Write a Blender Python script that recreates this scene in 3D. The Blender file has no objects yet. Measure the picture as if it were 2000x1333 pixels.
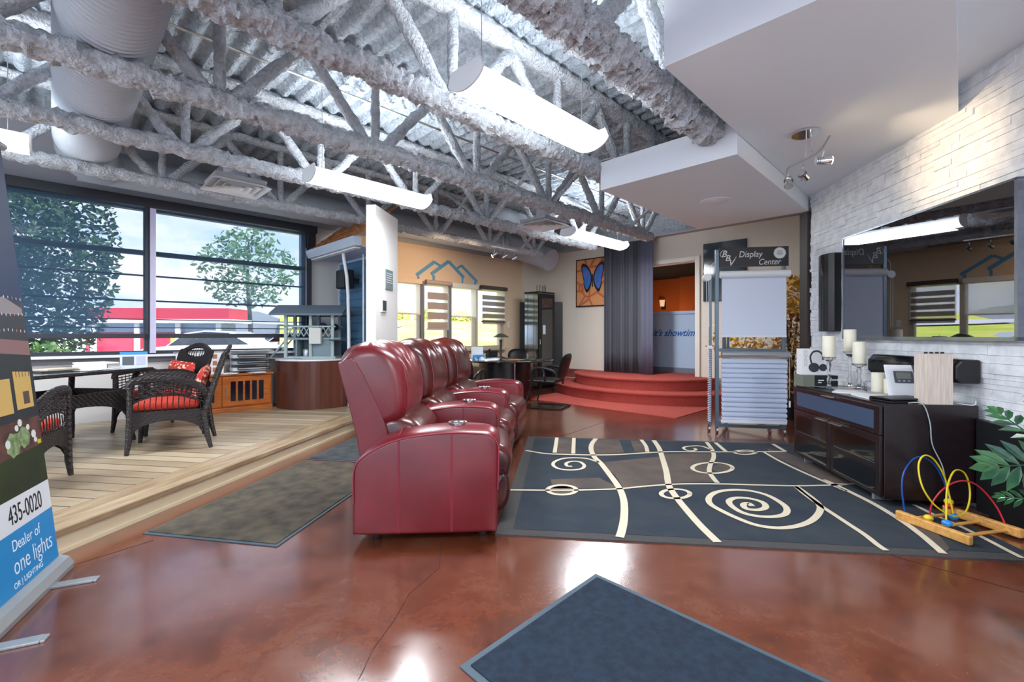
import bpy, bmesh, math, random
from mathutils import Vector, Matrix, noise
random.seed(7)
PI = math.pi
SC = bpy.context.scene
COL = SC.collection

# ---------------------------------------------------------------- camera, sky, sun, exposure
CAMH = 1.2; F = 889.0; Y0 = 655.0
cd = bpy.data.cameras.new('camera'); cam = bpy.data.objects.new('camera', cd); COL.objects.link(cam)
cam.location = (0, 0, CAMH); cam.rotation_euler = (PI/2, 0, 0)
cd.lens = F/2000*36; cd.sensor_width = 36; cd.shift_y = -11.5/2000; cd.clip_start = .05; cd.clip_end = 600
SC.camera = cam
SC.view_settings.view_transform = 'Standard'; SC.view_settings.look = 'None'
SC.view_settings.gamma = 1; SC.view_settings.use_curve_mapping = False
SC.view_settings.exposure = 0.3

TS, TC = math.sin(math.radians(44.7)), math.cos(math.radians(44.7))
RS, RC = math.sin(math.radians(7.05)), math.cos(math.radians(7.05))
RUV = math.radians(45.3); RRD = -math.radians(7.05)
def UV(u, v, z=0): return Vector((u*TS - v*TC, u*TC + v*TS, z))      # u along the joists, v towards the window wall
def RD(t, d, z=0): return Vector((t*RS + d*RC, t*RC - d*RS, z))      # t along the stone wall, d towards it
def fl(px, py, z=0):                                                  # a point at height z
    Y = F*(CAMH-z)/(py-Y0); return Vector(((px-1000)/F*Y, Y, z))
def srgb(r, g, b):
    f = lambda c: c/12.92 if c <= .04045 else ((c+.055)/1.055)**2.4
    return (f(r/255), f(g/255), f(b/255), 1)

W = bpy.data.worlds.new('sky'); SC.world = W; W.use_nodes = True
nt = W.node_tree; nt.nodes.clear()
def N(t, **k):
    n = nt.nodes.new(t)
    for a, b in k.items(): setattr(n, a, b)
    return n
tc = N('ShaderNodeTexCoord'); mp = N('ShaderNodeMapping'); mp.inputs['Scale'].default_value = (1, 1, 3)
nz = N('ShaderNodeTexNoise'); nz.inputs['Scale'].default_value = 3.2; nz.inputs['Detail'].default_value = 7; nz.inputs['Roughness'].default_value = .6
rp = N('ShaderNodeValToRGB'); rp.color_ramp.elements[0].position = .42; rp.color_ramp.elements[1].position = .6
rp.color_ramp.elements[0].color = (.52, .70, 1.0, 1); rp.color_ramp.elements[1].color = (.95, .98, 1.05, 1)
bg = N('ShaderNodeBackground'); bg.inputs['Strength'].default_value = 2.8; ow = N('ShaderNodeOutputWorld')
nt.links.new(tc.outputs['Generated'], mp.inputs[0]); nt.links.new(mp.outputs[0], nz.inputs['Vector'])
nt.links.new(nz.outputs[0], rp.inputs[0]); nt.links.new(rp.outputs[0], bg.inputs[0]); nt.links.new(bg.outputs[0], ow.inputs[0])

def add_light(kind, name, loc, energy, color=(1, 1, 1), direction=None, **k):
    l = bpy.data.lights.new(name, kind); l.energy = energy; l.color = color
    for a, b in k.items(): setattr(l, a, b)
    o = bpy.data.objects.new(name, l); COL.objects.link(o); o.location = loc
    if direction is not None: o.rotation_euler = Vector(direction).to_track_quat('-Z', 'Y').to_euler()
    return o
_n = UV(0, 1) * math.cos(math.radians(48))
add_light('SUN', 'sun', (0, 0, 20), 9.0, (1, .95, .86), (_n.x, _n.y, -math.sin(math.radians(48))), angle=.02)

# ---------------------------------------------------------------- materials
MATS = {}
def mat(name, col, rough=.5, metal=0, bump=None, var=None, coat=0, emit=0, ecol=None, spec=.5, trans=0, scalev=(1, 1, 1), coatr=.1):
    if name in MATS: return MATS[name]
    m = bpy.data.materials.new(name); m.use_nodes = True; MATS[name] = m
    t = m.node_tree; b = t.nodes['Principled BSDF']
    b.inputs['Base Color'].default_value = col; b.inputs['Roughness'].default_value = rough
    b.inputs['Metallic'].default_value = metal; b.inputs['Specular IOR Level'].default_value = spec
    b.inputs['Coat Weight'].default_value = coat; b.inputs['Coat Roughness'].default_value = coatr
    b.inputs['Transmission Weight'].default_value = trans
    if emit:
        b.inputs['Emission Color'].default_value = ecol or col; b.inputs['Emission Strength'].default_value = emit
    co = t.nodes.new('ShaderNodeTexCoord'); ma = t.nodes.new('ShaderNodeMapping'); ma.inputs['Scale'].default_value = scalev
    t.links.new(co.outputs['Object'], ma.inputs[0])
    def noi(scale, det=4):
        n = t.nodes.new('ShaderNodeTexNoise'); n.inputs['Scale'].default_value = scale; n.inputs['Detail'].default_value = det
        t.links.new(ma.outputs[0], n.inputs['Vector']); return n
    if var:                       # (colour2, scale[, lo, hi])
        n = noi(var[1], 6); r = t.nodes.new('ShaderNodeValToRGB')
        lo, hi = (var[2], var[3]) if len(var) > 2 else (.35, .65)
        r.color_ramp.elements[0].position = lo; r.color_ramp.elements[1].position = hi
        r.color_ramp.elements[0].color = col; r.color_ramp.elements[1].color = var[0]
        t.links.new(n.outputs[0], r.inputs[0]); t.links.new(r.outputs[0], b.inputs['Base Color'])
    if bump:                      # (scale, strength[, distance])
        n = noi(bump[0], 5); bp = t.nodes.new('ShaderNodeBump'); bp.inputs['Strength'].default_value = bump[1]
        bp.inputs['Distance'].default_value = bump[2] if len(bump) > 2 else .01
        t.links.new(n.outputs[0], bp.inputs['Height']); t.links.new(bp.outputs[0], b.inputs['Normal'])
    m['coord'] = 0
    return m
def nodes_of(m):
    t = m.node_tree; return t, t.nodes['Principled BSDF'], [n for n in t.nodes if n.type == 'MAPPING'][0]

# stained concrete floor
floor_m = mat('stained_concrete', srgb(128, 70, 44), .16, spec=.9, coat=.8, coatr=.13)
t, b, ma = nodes_of(floor_m)
n1 = t.nodes.new('ShaderNodeTexNoise'); n1.inputs['Scale'].default_value = 3.1; n1.inputs['Detail'].default_value = 12; n1.inputs['Roughness'].default_value = .74; n1.inputs['Distortion'].default_value = .25
r1 = t.nodes.new('ShaderNodeValToRGB'); cr = r1.color_ramp
cr.elements[0].position = .3; cr.elements[0].color = srgb(74, 38, 26)
cr.elements[1].position = .72; cr.elements[1].color = srgb(120, 78, 60)
e = cr.elements.new(.5); e.color = srgb(112, 58, 36)
t.links.new(ma.outputs[0], n1.inputs['Vector']); t.links.new(n1.outputs[0], r1.inputs[0])
n2 = t.nodes.new('ShaderNodeTexVoronoi'); n2.inputs['Scale'].default_value = 26
r2 = t.nodes.new('ShaderNodeValToRGB'); r2.color_ramp.elements[0].position = .0; r2.color_ramp.elements[0].color = (1, 1, 1, 1)
r2.color_ramp.elements[1].position = .045; r2.color_ramp.elements[1].color = (0, 0, 0, 1)
t.links.new(ma.outputs[0], n2.inputs['Vector']); t.links.new(n2.outputs['Distance'], r2.inputs[0])
mx = t.nodes.new('ShaderNodeMix'); mx.data_type = 'RGBA'
t.links.new(r2.outputs[0], mx.inputs['Factor']); t.links.new(r1.outputs[0], mx.inputs[6]); mx.inputs[7].default_value = srgb(205, 190, 180)
t.links.new(mx.outputs[2], b.inputs['Base Color'])
n3 = t.nodes.new('ShaderNodeTexNoise'); n3.inputs['Scale'].default_value = 5; n3.inputs['Detail'].default_value = 4
mr = t.nodes.new('ShaderNodeMapRange'); mr.inputs['To Min'].default_value = .10; mr.inputs['To Max'].default_value = .3
t.links.new(ma.outputs[0], n3.inputs['Vector']); t.links.new(n3.outputs[0], mr.inputs['Value']); t.links.new(mr.outputs[0], b.inputs['Roughness'])
bp = t.nodes.new('ShaderNodeBump'); bp.inputs['Strength'].default_value = .12; bp.inputs['Distance'].default_value = .01
t.links.new(n1.outputs[0], bp.inputs['Height']); t.links.new(bp.outputs[0], b.inputs['Normal'])

# lined materials: boards (bands across local x or y)
def banded(name, c1, c2, axis, period, gap, gapcol, rough=.4, vscale=6, grain=(1, 14, 1), spec=.5, bump=.3):
    m = mat(name, c1, rough, spec=spec); t, b, ma = nodes_of(m)
    sx = t.nodes.new('ShaderNodeSeparateXYZ'); t.links.new(ma.outputs[0], sx.inputs[0])
    dv = t.nodes.new('ShaderNodeMath'); dv.operation = 'DIVIDE'; dv.inputs[1].default_value = period
    fr = t.nodes.new('ShaderNodeMath'); fr.operation = 'FRACT'
    flr = t.nodes.new('ShaderNodeMath'); flr.operation = 'FLOOR'
    lt = t.nodes.new('ShaderNodeMath'); lt.operation = 'LESS_THAN'; lt.inputs[1].default_value = gap/period
    t.links.new(sx.outputs[axis], dv.inputs[0]); t.links.new(dv.outputs[0], fr.inputs[0]); t.links.new(dv.outputs[0], flr.inputs[0]); t.links.new(fr.outputs[0], lt.inputs[0])
    wn = t.nodes.new('ShaderNodeTexWhiteNoise'); wn.noise_dimensions = '1D'; t.links.new(flr.outputs[0], wn.inputs['W'])
    m2 = t.nodes.new('ShaderNodeMapping'); m2.inputs['Scale'].default_value = grain; t.links.new(ma.outputs[0], m2.inputs[0])
    nn = t.nodes.new('ShaderNodeTexNoise'); nn.inputs['Scale'].default_value = vscale; nn.inputs['Detail'].default_value = 6; t.links.new(m2.outputs[0], nn.inputs['Vector'])
    ad = t.nodes.new('ShaderNodeMath'); ad.operation = 'ADD'; t.links.new(wn.outputs[0], ad.inputs[0]); t.links.new(nn.outputs[0], ad.inputs[1])
    ml = t.nodes.new('ShaderNodeMath'); ml.operation = 'MULTIPLY'; ml.inputs[1].default_value = .55; t.links.new(ad.outputs[0], ml.inputs[0])
    mx = t.nodes.new('ShaderNodeMix'); mx.data_type = 'RGBA'; mx.inputs[6].default_value = c1; mx.inputs[7].default_value = c2; t.links.new(ml.outputs[0], mx.inputs['Factor'])
    my = t.nodes.new('ShaderNodeMix'); my.data_type = 'RGBA'; my.inputs[7].default_value = gapcol
    t.links.new(lt.outputs[0], my.inputs['Factor']); t.links.new(mx.outputs[2], my.inputs[6]); t.links.new(my.outputs[2], b.inputs['Base Color'])
    iv = t.nodes.new('ShaderNodeMath'); iv.operation = 'SUBTRACT'; iv.inputs[0].default_value = 1; t.links.new(lt.outputs[0], iv.inputs[1])
    bp = t.nodes.new('ShaderNodeBump'); bp.inputs['Strength'].default_value = bump; bp.inputs['Distance'].default_value = .005
    t.links.new(iv.outputs[0], bp.inputs['Height']); t.links.new(bp.outputs[0], b.inputs['Normal'])
    return m
deck_m = banded('deck_boards', srgb(134, 112, 88), srgb(196, 178, 150), 1, .14, .009, srgb(60, 40, 25), .38, 3, (1.2, 12, 1))
deckedge_m = mat('deck_border', srgb(176, 154, 124), .4, var=(srgb(142, 116, 88), 3), scalev=(8, 1, 1), bump=(20, .1))
drum_m = banded('striped_laminate', srgb(26, 14, 18), srgb(142, 80, 60), 0, .4, .0, srgb(0, 0, 0), .25, 5, (2, 2, .05), bump=0)
spray_m = mat('sprayed_insulation', srgb(208, 212, 218), .95, bump=(48, 1.0, .035), var=(srgb(180, 184, 190), 30, .4, .7), spec=.1)
deckspray_m = mat('sprayed_deck', srgb(188, 197, 206), .95, bump=(42, 1.0, .035), var=(srgb(158, 166, 176), 26, .4, .7), spec=.1)
cream_m = mat('cream_paint', srgb(226, 216, 200), .7, bump=(60, .04))
logo_m = mat('peach_paint', srgb(228, 200, 168), .7, bump=(60, .04))
grey_m = mat('grey_wall_paint', srgb(206, 202, 198), .7, bump=(60, .04))
upper_m = mat('upper_wall_paint', srgb(168, 168, 172), .75, bump=(40, .1))
white_m = mat('soffit_paint', srgb(232, 236, 242), .65, bump=(80, .03))
pillar_m = mat('white_wall_paint', srgb(232, 228, 224), .65, bump=(80, .03))
stone_m = mat('white_split_stone', srgb(244, 246, 248), .8, bump=(30, .45, .015), var=(srgb(222, 226, 230), 12))
darkpost_m = mat('dark_brown_trim', srgb(52, 42, 40), .5)
duct_m = mat('duct_paint', srgb(184, 191, 199), .55, bump=(20, .03))
frame_dark = mat('dark_window_frame', srgb(44, 46, 56), .4)
frame_light = mat('lilac_mullion', srgb(206, 200, 226), .4)
glossblack = mat('gloss_black', srgb(10, 12, 18), .08, coat=.5)
matteblack = mat('matte_black', srgb(18, 19, 22), .5)
softblack = mat('soft_black_vinyl', srgb(20, 21, 24), .35)
chrome = mat('chrome', (.8, .8, .82, 1), .12, 1)
steel = mat('brushed_steel', (.55, .54, .52, 1), .3, 1)
alu = mat('grey_aluminium', srgb(112, 128, 140), .35, .7)
silver = mat('silver_plastic', srgb(178, 182, 184), .3, .5)
leather = mat('burgundy_leather', srgb(122, 24, 34), .34, bump=(90, .12, .004), var=(srgb(98, 16, 24), 3), coat=.5, coatr=.3)
leather2 = mat('dark_burgundy_leather', srgb(88, 24, 20), .28, bump=(90, .12, .004), var=(srgb(66, 18, 16), 3), coat=.35, coatr=.2)
piping_m = mat('burgundy_piping', srgb(150, 50, 66), .35)
paper_m = mat('white_paper', srgb(236, 238, 240), .6)
candle_m = mat('ivory_wax', srgb(240, 234, 214), .45)
glass_m = mat('clear_glass', (1, 1, 1, 1), .02, trans=1)
cabwood = mat('espresso_wood', srgb(34, 20, 24), .3, var=(srgb(22, 13, 16), 8), scalev=(1, 1, 6), coat=.2)
red_carpet = mat('red_carpet', srgb(184, 80, 68), .95, bump=(160, .6, .01), var=(srgb(160, 62, 54), 60))
wicker = mat('dark_wicker', srgb(36, 28, 29), .42, bump=(3, .2))
t, b, ma = nodes_of(wicker)
w1 = t.nodes.new('ShaderNodeTexWave'); w1.bands_direction = 'Z'; w1.inputs['Scale'].default_value = 28; w1.inputs['Distortion'].default_value = 1
w2 = t.nodes.new('ShaderNodeTexWave'); w2.bands_direction = 'DIAGONAL'; w2.inputs['Scale'].default_value = 14
for w_ in (w1, w2): t.links.new(ma.outputs[0], w_.inputs['Vector'])
mu = t.nodes.new('ShaderNodeMath'); mu.operation = 'ADD'; t.links.new(w1.outputs['Fac'], mu.inputs[0]); t.links.new(w2.outputs['Fac'], mu.inputs[1])
bw = t.nodes.new('ShaderNodeBump'); bw.inputs['Strength'].default_value = .8; bw.inputs['Distance'].default_value = .006
t.links.new(mu.outputs[0], bw.inputs['Height']); t.links.new(bw.outputs[0], b.inputs['Normal'])
redcush = mat('red_cushion_fabric', srgb(196, 58, 40), .8, bump=(120, .3, .004))
redpat = mat('patterned_red_fabric', srgb(184, 44, 34), .8, var=(srgb(226, 200, 172), 26, .55, .58), bump=(120, .3, .004))
orangewood = mat('orange_oak', srgb(196, 108, 36), .35, var=(srgb(166, 84, 26), 5), scalev=(1, 1, 8), coat=.2)
lightwood = mat('light_pine', srgb(226, 170, 96), .4, var=(srgb(206, 146, 74), 6), scalev=(1, 8, 8))
palewood = mat('whitewashed_wood', srgb(224, 212, 200), .6, var=(srgb(206, 190, 176), 8), scalev=(12, 12, .7))
mat_navy = mat('navy_mat_pile', srgb(32, 50, 70), .95, bump=(260, .8, .01), var=(srgb(22, 36, 54), 30))
mat_rubber = mat('rubber_edge', srgb(66, 84, 96), .6)
mat_brown = mat('worn_coir_pile', srgb(96, 86, 70), .95, bump=(200, .8, .01), var=(srgb(66, 60, 52), 9))
mat_grey = mat('grey_pile', srgb(78, 80, 80), .95, bump=(200, .8, .01), var=(srgb(56, 60, 62), 9))
rug_navy = mat('rug_navy', srgb(32, 44, 58), .95, bump=(220, .6, .008), var=(srgb(48, 56, 62), 3.5))
rug_brown = mat('rug_taupe', srgb(98, 84, 76), .95, bump=(220, .6, .008), var=(srgb(78, 70, 66), 4))
rug_border = mat('rug_border', srgb(70, 68, 68), .95, bump=(220, .6, .008))
rug_cream = mat('rug_cream', srgb(216, 202, 178), .95, bump=(220, .4, .008))
lamp_white = mat('lamp_diffuser', srgb(250, 252, 255), .5, emit=9, ecol=(.93, .97, 1, 1))
white_metal = mat('white_enamel', srgb(232, 234, 236), .35)
blue_paint = mat('logo_blue', srgb(92, 156, 194), .6)
leaf_dark = mat('tree_leaf', srgb(34, 66, 46), .5, var=(srgb(60, 100, 60), 4))
leaf_mid = mat('young_tree_leaf', srgb(72, 112, 80), .5, var=(srgb(110, 150, 104), 4))
bark_m = mat('bark', srgb(90, 80, 74), .9)
grass_m = mat('lawn', srgb(170, 196, 56), .9, var=(srgb(214, 206, 110), .35), bump=(30, .6))
asphalt_m = mat('pale_concrete', srgb(172, 172, 172), .9, var=(srgb(140, 142, 146), 1.5))

# see-through solar shade fabric
def shade_fabric(name, col, see, tr=.4):
    m = bpy.data.materials.new(name); m.use_nodes = True; t = m.node_tree; t.nodes.clear()
    o = t.nodes.new('ShaderNodeOutputMaterial'); a = t.nodes.new('ShaderNodeBsdfTransparent'); d = t.nodes.new('ShaderNodeBsdfDiffuse'); tr_ = t.nodes.new('ShaderNodeBsdfTranslucent')
    d.inputs[0].default_value = col; tr_.inputs[0].default_value = col
    m1 = t.nodes.new('ShaderNodeMixShader'); m1.inputs[0].default_value = tr; t.links.new(d.outputs[0], m1.inputs[1]); t.links.new(tr_.outputs[0], m1.inputs[2])
    m2 = t.nodes.new('ShaderNodeMixShader'); m2.inputs[0].default_value = see; t.links.new(m1.outputs[0], m2.inputs[1]); t.links.new(a.outputs[0], m2.inputs[2])
    t.links.new(m2.outputs[0], o.inputs[0]); MATS[name] = m; return m
solar_m = shade_fabric('solar_mesh', srgb(84, 112, 140), .58)
sheer_m = shade_fabric('sheer_voile', srgb(250, 248, 244), .6, .8)
mauve_m = shade_fabric('mauve_band', srgb(190, 168, 158), .12, .35)
brownband_m = shade_fabric('brown_band', srgb(150, 132, 126), .25, .4)
pane_m = bpy.data.materials.new('window_glass'); pane_m.use_nodes = True; t = pane_m.node_tree; t.nodes.clear()
o_ = t.nodes.new('ShaderNodeOutputMaterial'); a_ = t.nodes.new('ShaderNodeBsdfTransparent'); g_ = t.nodes.new('ShaderNodeBsdfGlossy'); g_.inputs['Roughness'].default_value = .02
f_ = t.nodes.new('ShaderNodeFresnel'); f_.inputs[0].default_value = 1.35; x_ = t.nodes.new('ShaderNodeMixShader')
t.links.new(f_.outputs[0], x_.inputs[0]); t.links.new(a_.outputs[0], x_.inputs[1]); t.links.new(g_.outputs[0], x_.inputs[2]); t.links.new(x_.outputs[0], o_.inputs[0])
tv_m = bpy.data.materials.new('tv_glass'); tv_m.use_nodes = True; t = tv_m.node_tree; t.nodes.clear()
o_ = t.nodes.new('ShaderNodeOutputMaterial'); g_ = t.nodes.new('ShaderNodeBsdfGlossy'); g_.inputs['Roughness'].default_value = .015; g_.inputs[0].default_value = (.20, .20, .21, 1)
t.links.new(g_.outputs[0], o_.inputs[0])

# ---------------------------------------------------------------- mesh helpers
class MB:
    def __init__(s): s.v = []; s.f = []; s.mi = []; s.cur = 0
    def add(s, vs, fs):
        k = len(s.v); s.v += [tuple(v) for v in vs]
        for f in fs: s.f.append([i+k for i in f]); s.mi.append(s.cur)
        return s
    def box(s, x0, y0, z0, x1, y1, z1, M=None):
        vs = [Vector((x, y, z)) for z in (z0, z1) for y in (y0, y1) for x in (x0, x1)]
        if M is not None: vs = [M @ v for v in vs]
        return s.add(vs, [(0, 2, 3, 1), (4, 5, 7, 6), (0, 1, 5, 4), (2, 6, 7, 3), (0, 4, 6, 2), (1, 3, 7, 5)])
    def tube(s, pts, r, n=8, closed=False, caps=True, rough=0, seed=0, sq=None):
        pts = [Vector(p) for p in pts]; m = len(pts)
        rr = r if isinstance(r, (list, tuple)) else [r]*m
        vs = []; prev = None
        for i, p in enumerate(pts):
            if closed: d = pts[(i+1) % m] - pts[i-1]
            else: d = pts[min(i+1, m-1)] - pts[max(i-1, 0)]
            if d.length < 1e-9: d = Vector((0, 0, 1))
            d.normalize()
            if prev is None:
                a = Vector((0, 0, 1)) if abs(d.z) < .9 else Vector((1, 0, 0))
                a = (a - d*a.dot(d)).normalized()
            else:
                a = prev - d*prev.dot(d)
                a = a.normalized() if a.length > 1e-6 else Vector((1, 0, 0))
            prev = a; b = d.cross(a)
            for j in range(n):
                an = 2*PI*j/n; q = rr[i]
                ca, sa = math.cos(an), math.sin(an)
                if sq: q2 = a*ca*sq[0] + b*sa*sq[1]
                else: q2 = a*ca + b*sa
                w = p + q2*q
                if rough:
                    w2 = w + Vector((seed*3.1, seed*1.7, 0))
                    w = w + (w-p).normalized()*rough*(noise.noise(w2*9)*.7 + noise.noise(w2*26)*1.0 + abs(noise.noise(w2*52))*1.1)
                vs.append(w)
        fs = []
        for i in range(m if closed else m-1):
            for j in range(n):
                a0 = i*n+j; a1 = i*n+(j+1) % n; b0 = ((i+1) % m)*n+j; b1 = ((i+1) % m)*n+(j+1) % n
                fs.append((a0, a1, b1, b0))
        if caps and not closed:
            fs.append(tuple(reversed(range(n)))); fs.append(tuple(range((m-1)*n, m*n)))
        return s.add(vs, fs)
    def cyl(s, p0, p1, r, r1=None, n=16): return s.tube([p0, p1], [r, r if r1 is None else r1], n)
    def rod(s, p0, p1, r, step, n=10, rough=.01, seed=0, sq=None):
        p0, p1 = Vector(p0), Vector(p1); k = max(2, int((p1-p0).length/step))
        return s.tube([p0.lerp(p1, i/k) for i in range(k+1)], r, n, rough=rough, seed=seed, sq=sq)
    def ext(s, poly, f0, f1):
        n = len(poly)
        vs = [f0(p) for p in poly] + [f1(p) for p in poly]
        fs = [tuple(reversed(range(n))), tuple(range(n, 2*n))] + [(i, (i+1) % n, n+(i+1) % n, n+i) for i in range(n)]
        return s.add(vs, fs)
    def prism(s, poly, z0, z1): return s.ext(poly, lambda p: Vector((p[0], p[1], z0)), lambda p: Vector((p[0], p[1], z1)))
    def lathe(s, prof, c=(0, 0, 0), n=24, sx=1, sy=1):
        vs = []; fs = []; m = len(prof); c = Vector(c)
        for r, z in prof:
            for j in range(n): a = 2*PI*j/n; vs.append(c + Vector((r*math.cos(a)*sx, r*math.sin(a)*sy, z)))
        for i in range(m-1):
            for j in range(n): fs.append((i*n+j, i*n+(j+1) % n, (i+1)*n+(j+1) % n, (i+1)*n+j))
        if prof[0][0] > 1e-5: fs.append(tuple(reversed(range(n))))
        if prof[-1][0] > 1e-5: fs.append(tuple(range((m-1)*n, m*n)))
        return s.add(vs, fs)
    def ball(s, c, r, n=12, sz=1):
        m = n//2+1
        return s.lathe([(max(1e-6, r*math.sin(PI*i/m)), -r*sz*math.cos(PI*i/m)) for i in range(m+1)], c, n)
    def grid(s, nu, nv, fn):
        vs = [fn(i/nu, j/nv) for i in range(nu+1) for j in range(nv+1)]
        fs = [(i*(nv+1)+j, (i+1)*(nv+1)+j, (i+1)*(nv+1)+j+1, i*(nv+1)+j+1) for i in range(nu) for j in range(nv)]
        return s.add(vs, fs)
    def quad(s, a, b, c, d): return s.add([a, b, c, d], [(0, 1, 2, 3)])
    def ribbon(s, pts, w, z):
        pts = [Vector(p) for p in pts]; L = []
        for i, p in enumerate(pts):
            d = pts[min(i+1, len(pts)-1)] - pts[max(i-1, 0)]; d.z = 0; d.normalize(); q = Vector((-d.y, d.x, 0))*(w/2)
            L += [Vector((p.x, p.y, z))+q, Vector((p.x, p.y, z))-q]
        return s.add(L, [(2*i, 2*i+1, 2*i+3, 2*i+2) for i in range(len(pts)-1)])
    def map(s, fn): s.v = [tuple(fn(Vector(v))) for v in s.v]; return s
    def build(s, name, mats, parent=None, loc=None, rot=0, smooth=False, bevel=0, seg=2, fix=True, sub=0):
        me = bpy.data.meshes.new(name); me.from_pydata(s.v, [], s.f)
        ms = mats if isinstance(mats, (list, tuple)) else [mats]
        for m in ms: me.materials.append(m)
        for p, i in zip(me.polygons, s.mi): p.material_index = i; p.use_smooth = smooth
        if fix:
            bm = bmesh.new(); bm.from_mesh(me); bmesh.ops.recalc_face_normals(bm, faces=bm.faces[:]); bm.to_mesh(me); bm.free()
        o = bpy.data.objects.new(name, me); COL.objects.link(o)
        if parent is not None: o.parent = parent
        if loc is not None: o.location = loc
        if rot: o.rotation_euler = (0, 0, rot)
        if bevel:
            md = o.modifiers.new('b', 'BEVEL'); md.width = bevel; md.segments = seg; md.limit_method = 'ANGLE'; md.angle_limit = .7
        if sub:
            md = o.modifiers.new('s', 'SUBSURF'); md.levels = sub; md.render_levels = sub
        if smooth:
            try: me.set_sharp_from_angle(angle=math.radians(50))
            except Exception: pass
        return o
def tag(o, label, cat, group=None):
    o['label'] = label; o['category'] = cat
    if group: o['group'] = group
    return o
def struct(o): o['kind'] = 'structure'; return o
def thing(name, label, cat, loc=(0, 0, 0), rot=0, group=None):
    o = bpy.data.objects.new(name, None); COL.objects.link(o); o.location = loc; o.rotation_euler = (0, 0, rot)
    o.empty_display_size = .1
    return tag(o, label, cat, group)
def copy_tree(o, parent=None):
    c = o.copy(); COL.objects.link(c); c.parent = parent
    for ch in list(o.children): copy_tree(ch, c)
    return c
def dup(root, loc, rot, label, group=None):
    c = copy_tree(root); c.location = loc; c.rotation_euler = (0, 0, rot); c['label'] = label
    if group: c['group'] = group
    return c
def text(body, size, M, m, name, parent=None, shear=0, ax='LEFT', ext=.001, sx=1, bold=0):
    cu = bpy.data.curves.new('t', 'FONT'); cu.body = body; cu.size = size; cu.shear = shear; cu.align_x = ax; cu.extrude = ext; cu.offset = bold
    o = bpy.data.objects.new('t', cu); COL.objects.link(o); bpy.context.view_layer.update()
    me = bpy.data.meshes.new_from_object(o.evaluated_get(bpy.context.evaluated_depsgraph_get()))
    bpy.data.objects.remove(o); me.materials.clear(); me.materials.append(m)
    me.transform(Matrix.Diagonal((sx, 1, 1, 1)))
    r = bpy.data.objects.new(name, me); COL.objects.link(r); r.parent = parent; r.matrix_local = M
    return r
def frameM(o, x, y):     # matrix with origin o, x axis x, y axis y
    x = Vector(x).normalized(); y = Vector(y).normalized(); z = x.cross(y)
    return Matrix(((x.x, y.x, z.x, o[0]), (x.y, y.y, z.y, o[1]), (x.z, y.z, z.z, o[2]), (0, 0, 0, 1)))
def smoothpts(pts, n=6, closed=False):
    P = [Vector(p) for p in pts]; m = len(P); out = []
    rng = m if closed else m-1
    for i in range(rng):
        p0 = P[i-1] if (closed or i > 0) else P[0]; p1 = P[i]; p2 = P[(i+1) % m]; p3 = P[(i+2) % m] if (closed or i+2 < m) else P[-1]
        for k in range(n):
            t = k/n
            out.append(.5*((2*p1) + (p2-p0)*t + (2*p0-5*p1+4*p2-p3)*t*t + (3*p1-p0-3*p2+p3)*t**3))
    if not closed: out.append(P[-1])
    return out
# ---------------------------------------------------------------- setting
DZ = .14    # deck height
struct(MB().prism([UV(-3.7, 8).xy, UV(-3.7, -7).xy, UV(8.6, -3).xy, UV(8.6, 8).xy], -.2, 0).build('floor', floor_m))

# window wall (v = 7.5)
WU0, WU1, WZ0, WZ1 = -2.2, 2.86, .95, 2.86
LU0, LU1, LZ0, LZ1 = 4.3, 7.25, .94, 2.22
V0, V1 = 7.5, 7.68
def wall_uv(name, segs, m, parent=None):
    mb = MB()
    for u0, u1, z0, z1 in segs: mb.box(u0, V0, z0, u1, V1, z1)
    return struct(mb.build(name, m, loc=(0, 0, 0), rot=RUV))
wall_uv('wall_left', [(-3.7, WU0, 0, 2.95), (WU0, WU1, 0, WZ0), (WU0, WU1, WZ1, 2.95), (WU1, 3.56, 0, 2.95)], grey_m)
wall_uv('wall_left', [(3.56, LU0, 0, 2.95), (LU0, LU1, 0, LZ0), (LU0, LU1, LZ1, 2.95), (LU1, 8.6, 0, 2.95)], logo_m)
wall_uv('wall_left', [(-3.7, 8.6, 2.95, 3.8)], upper_m)
struct(MB().box(7.93, 7.44, 0, 8.5, 7.5, 2.95).build('wall_corner', cream_m, rot=RUV))
# back wall (u = 8.5) with the stage doorway
DV0, DV1, DZ1 = 3.56, 4.7, 2.6
mb = MB()
for v0, v1, z0, z1 in [(-1.5, DV0, 0, 3.18), (DV1, 7.7, 0, 3.18), (DV0, DV1, DZ1, 3.18)]: mb.box(8.5, v0, z0, 8.65, v1, z1)
struct(mb.build('wall_back', cream_m, rot=RUV))
struct(MB().box(8.42, -1.5, 3.18, 8.65, 7.7, 3.8).build('wall_back', deckspray_m, rot=RUV))
struct(MB().box(8.36, -1.5, 3.14, 8.5, 7.5, 3.18).build('trim_1', upper_m, rot=RUV))
mb = MB()
for v0, v1, z0, z1 in [(DV0-.09, DV0, .42, DZ1+.09), (DV1, DV1+.09, .42, DZ1+.09), (DV0, DV1, DZ1, DZ1+.09)]: mb.box(8.46, v0, z0, 8.5, v1, z1)
for v0, v1, z0, z1 in [(DV0, DV0+.012, .42, DZ1), (DV0, DV1, DZ1-.012, DZ1)]: mb.box(8.5, v0, z0, 8.65, v1, z1)
struct(mb.build('door_1', mat('door_casing', srgb(232, 224, 210), .5), rot=RUV, bevel=.008))
struct(MB().box(8.485, 6.6, 0, 8.5, 7.4, .1).box(8.485, -1.4, 0, 8.5, 2.65, .1).build('baseboard_back', cream_m, rot=RUV))
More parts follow.
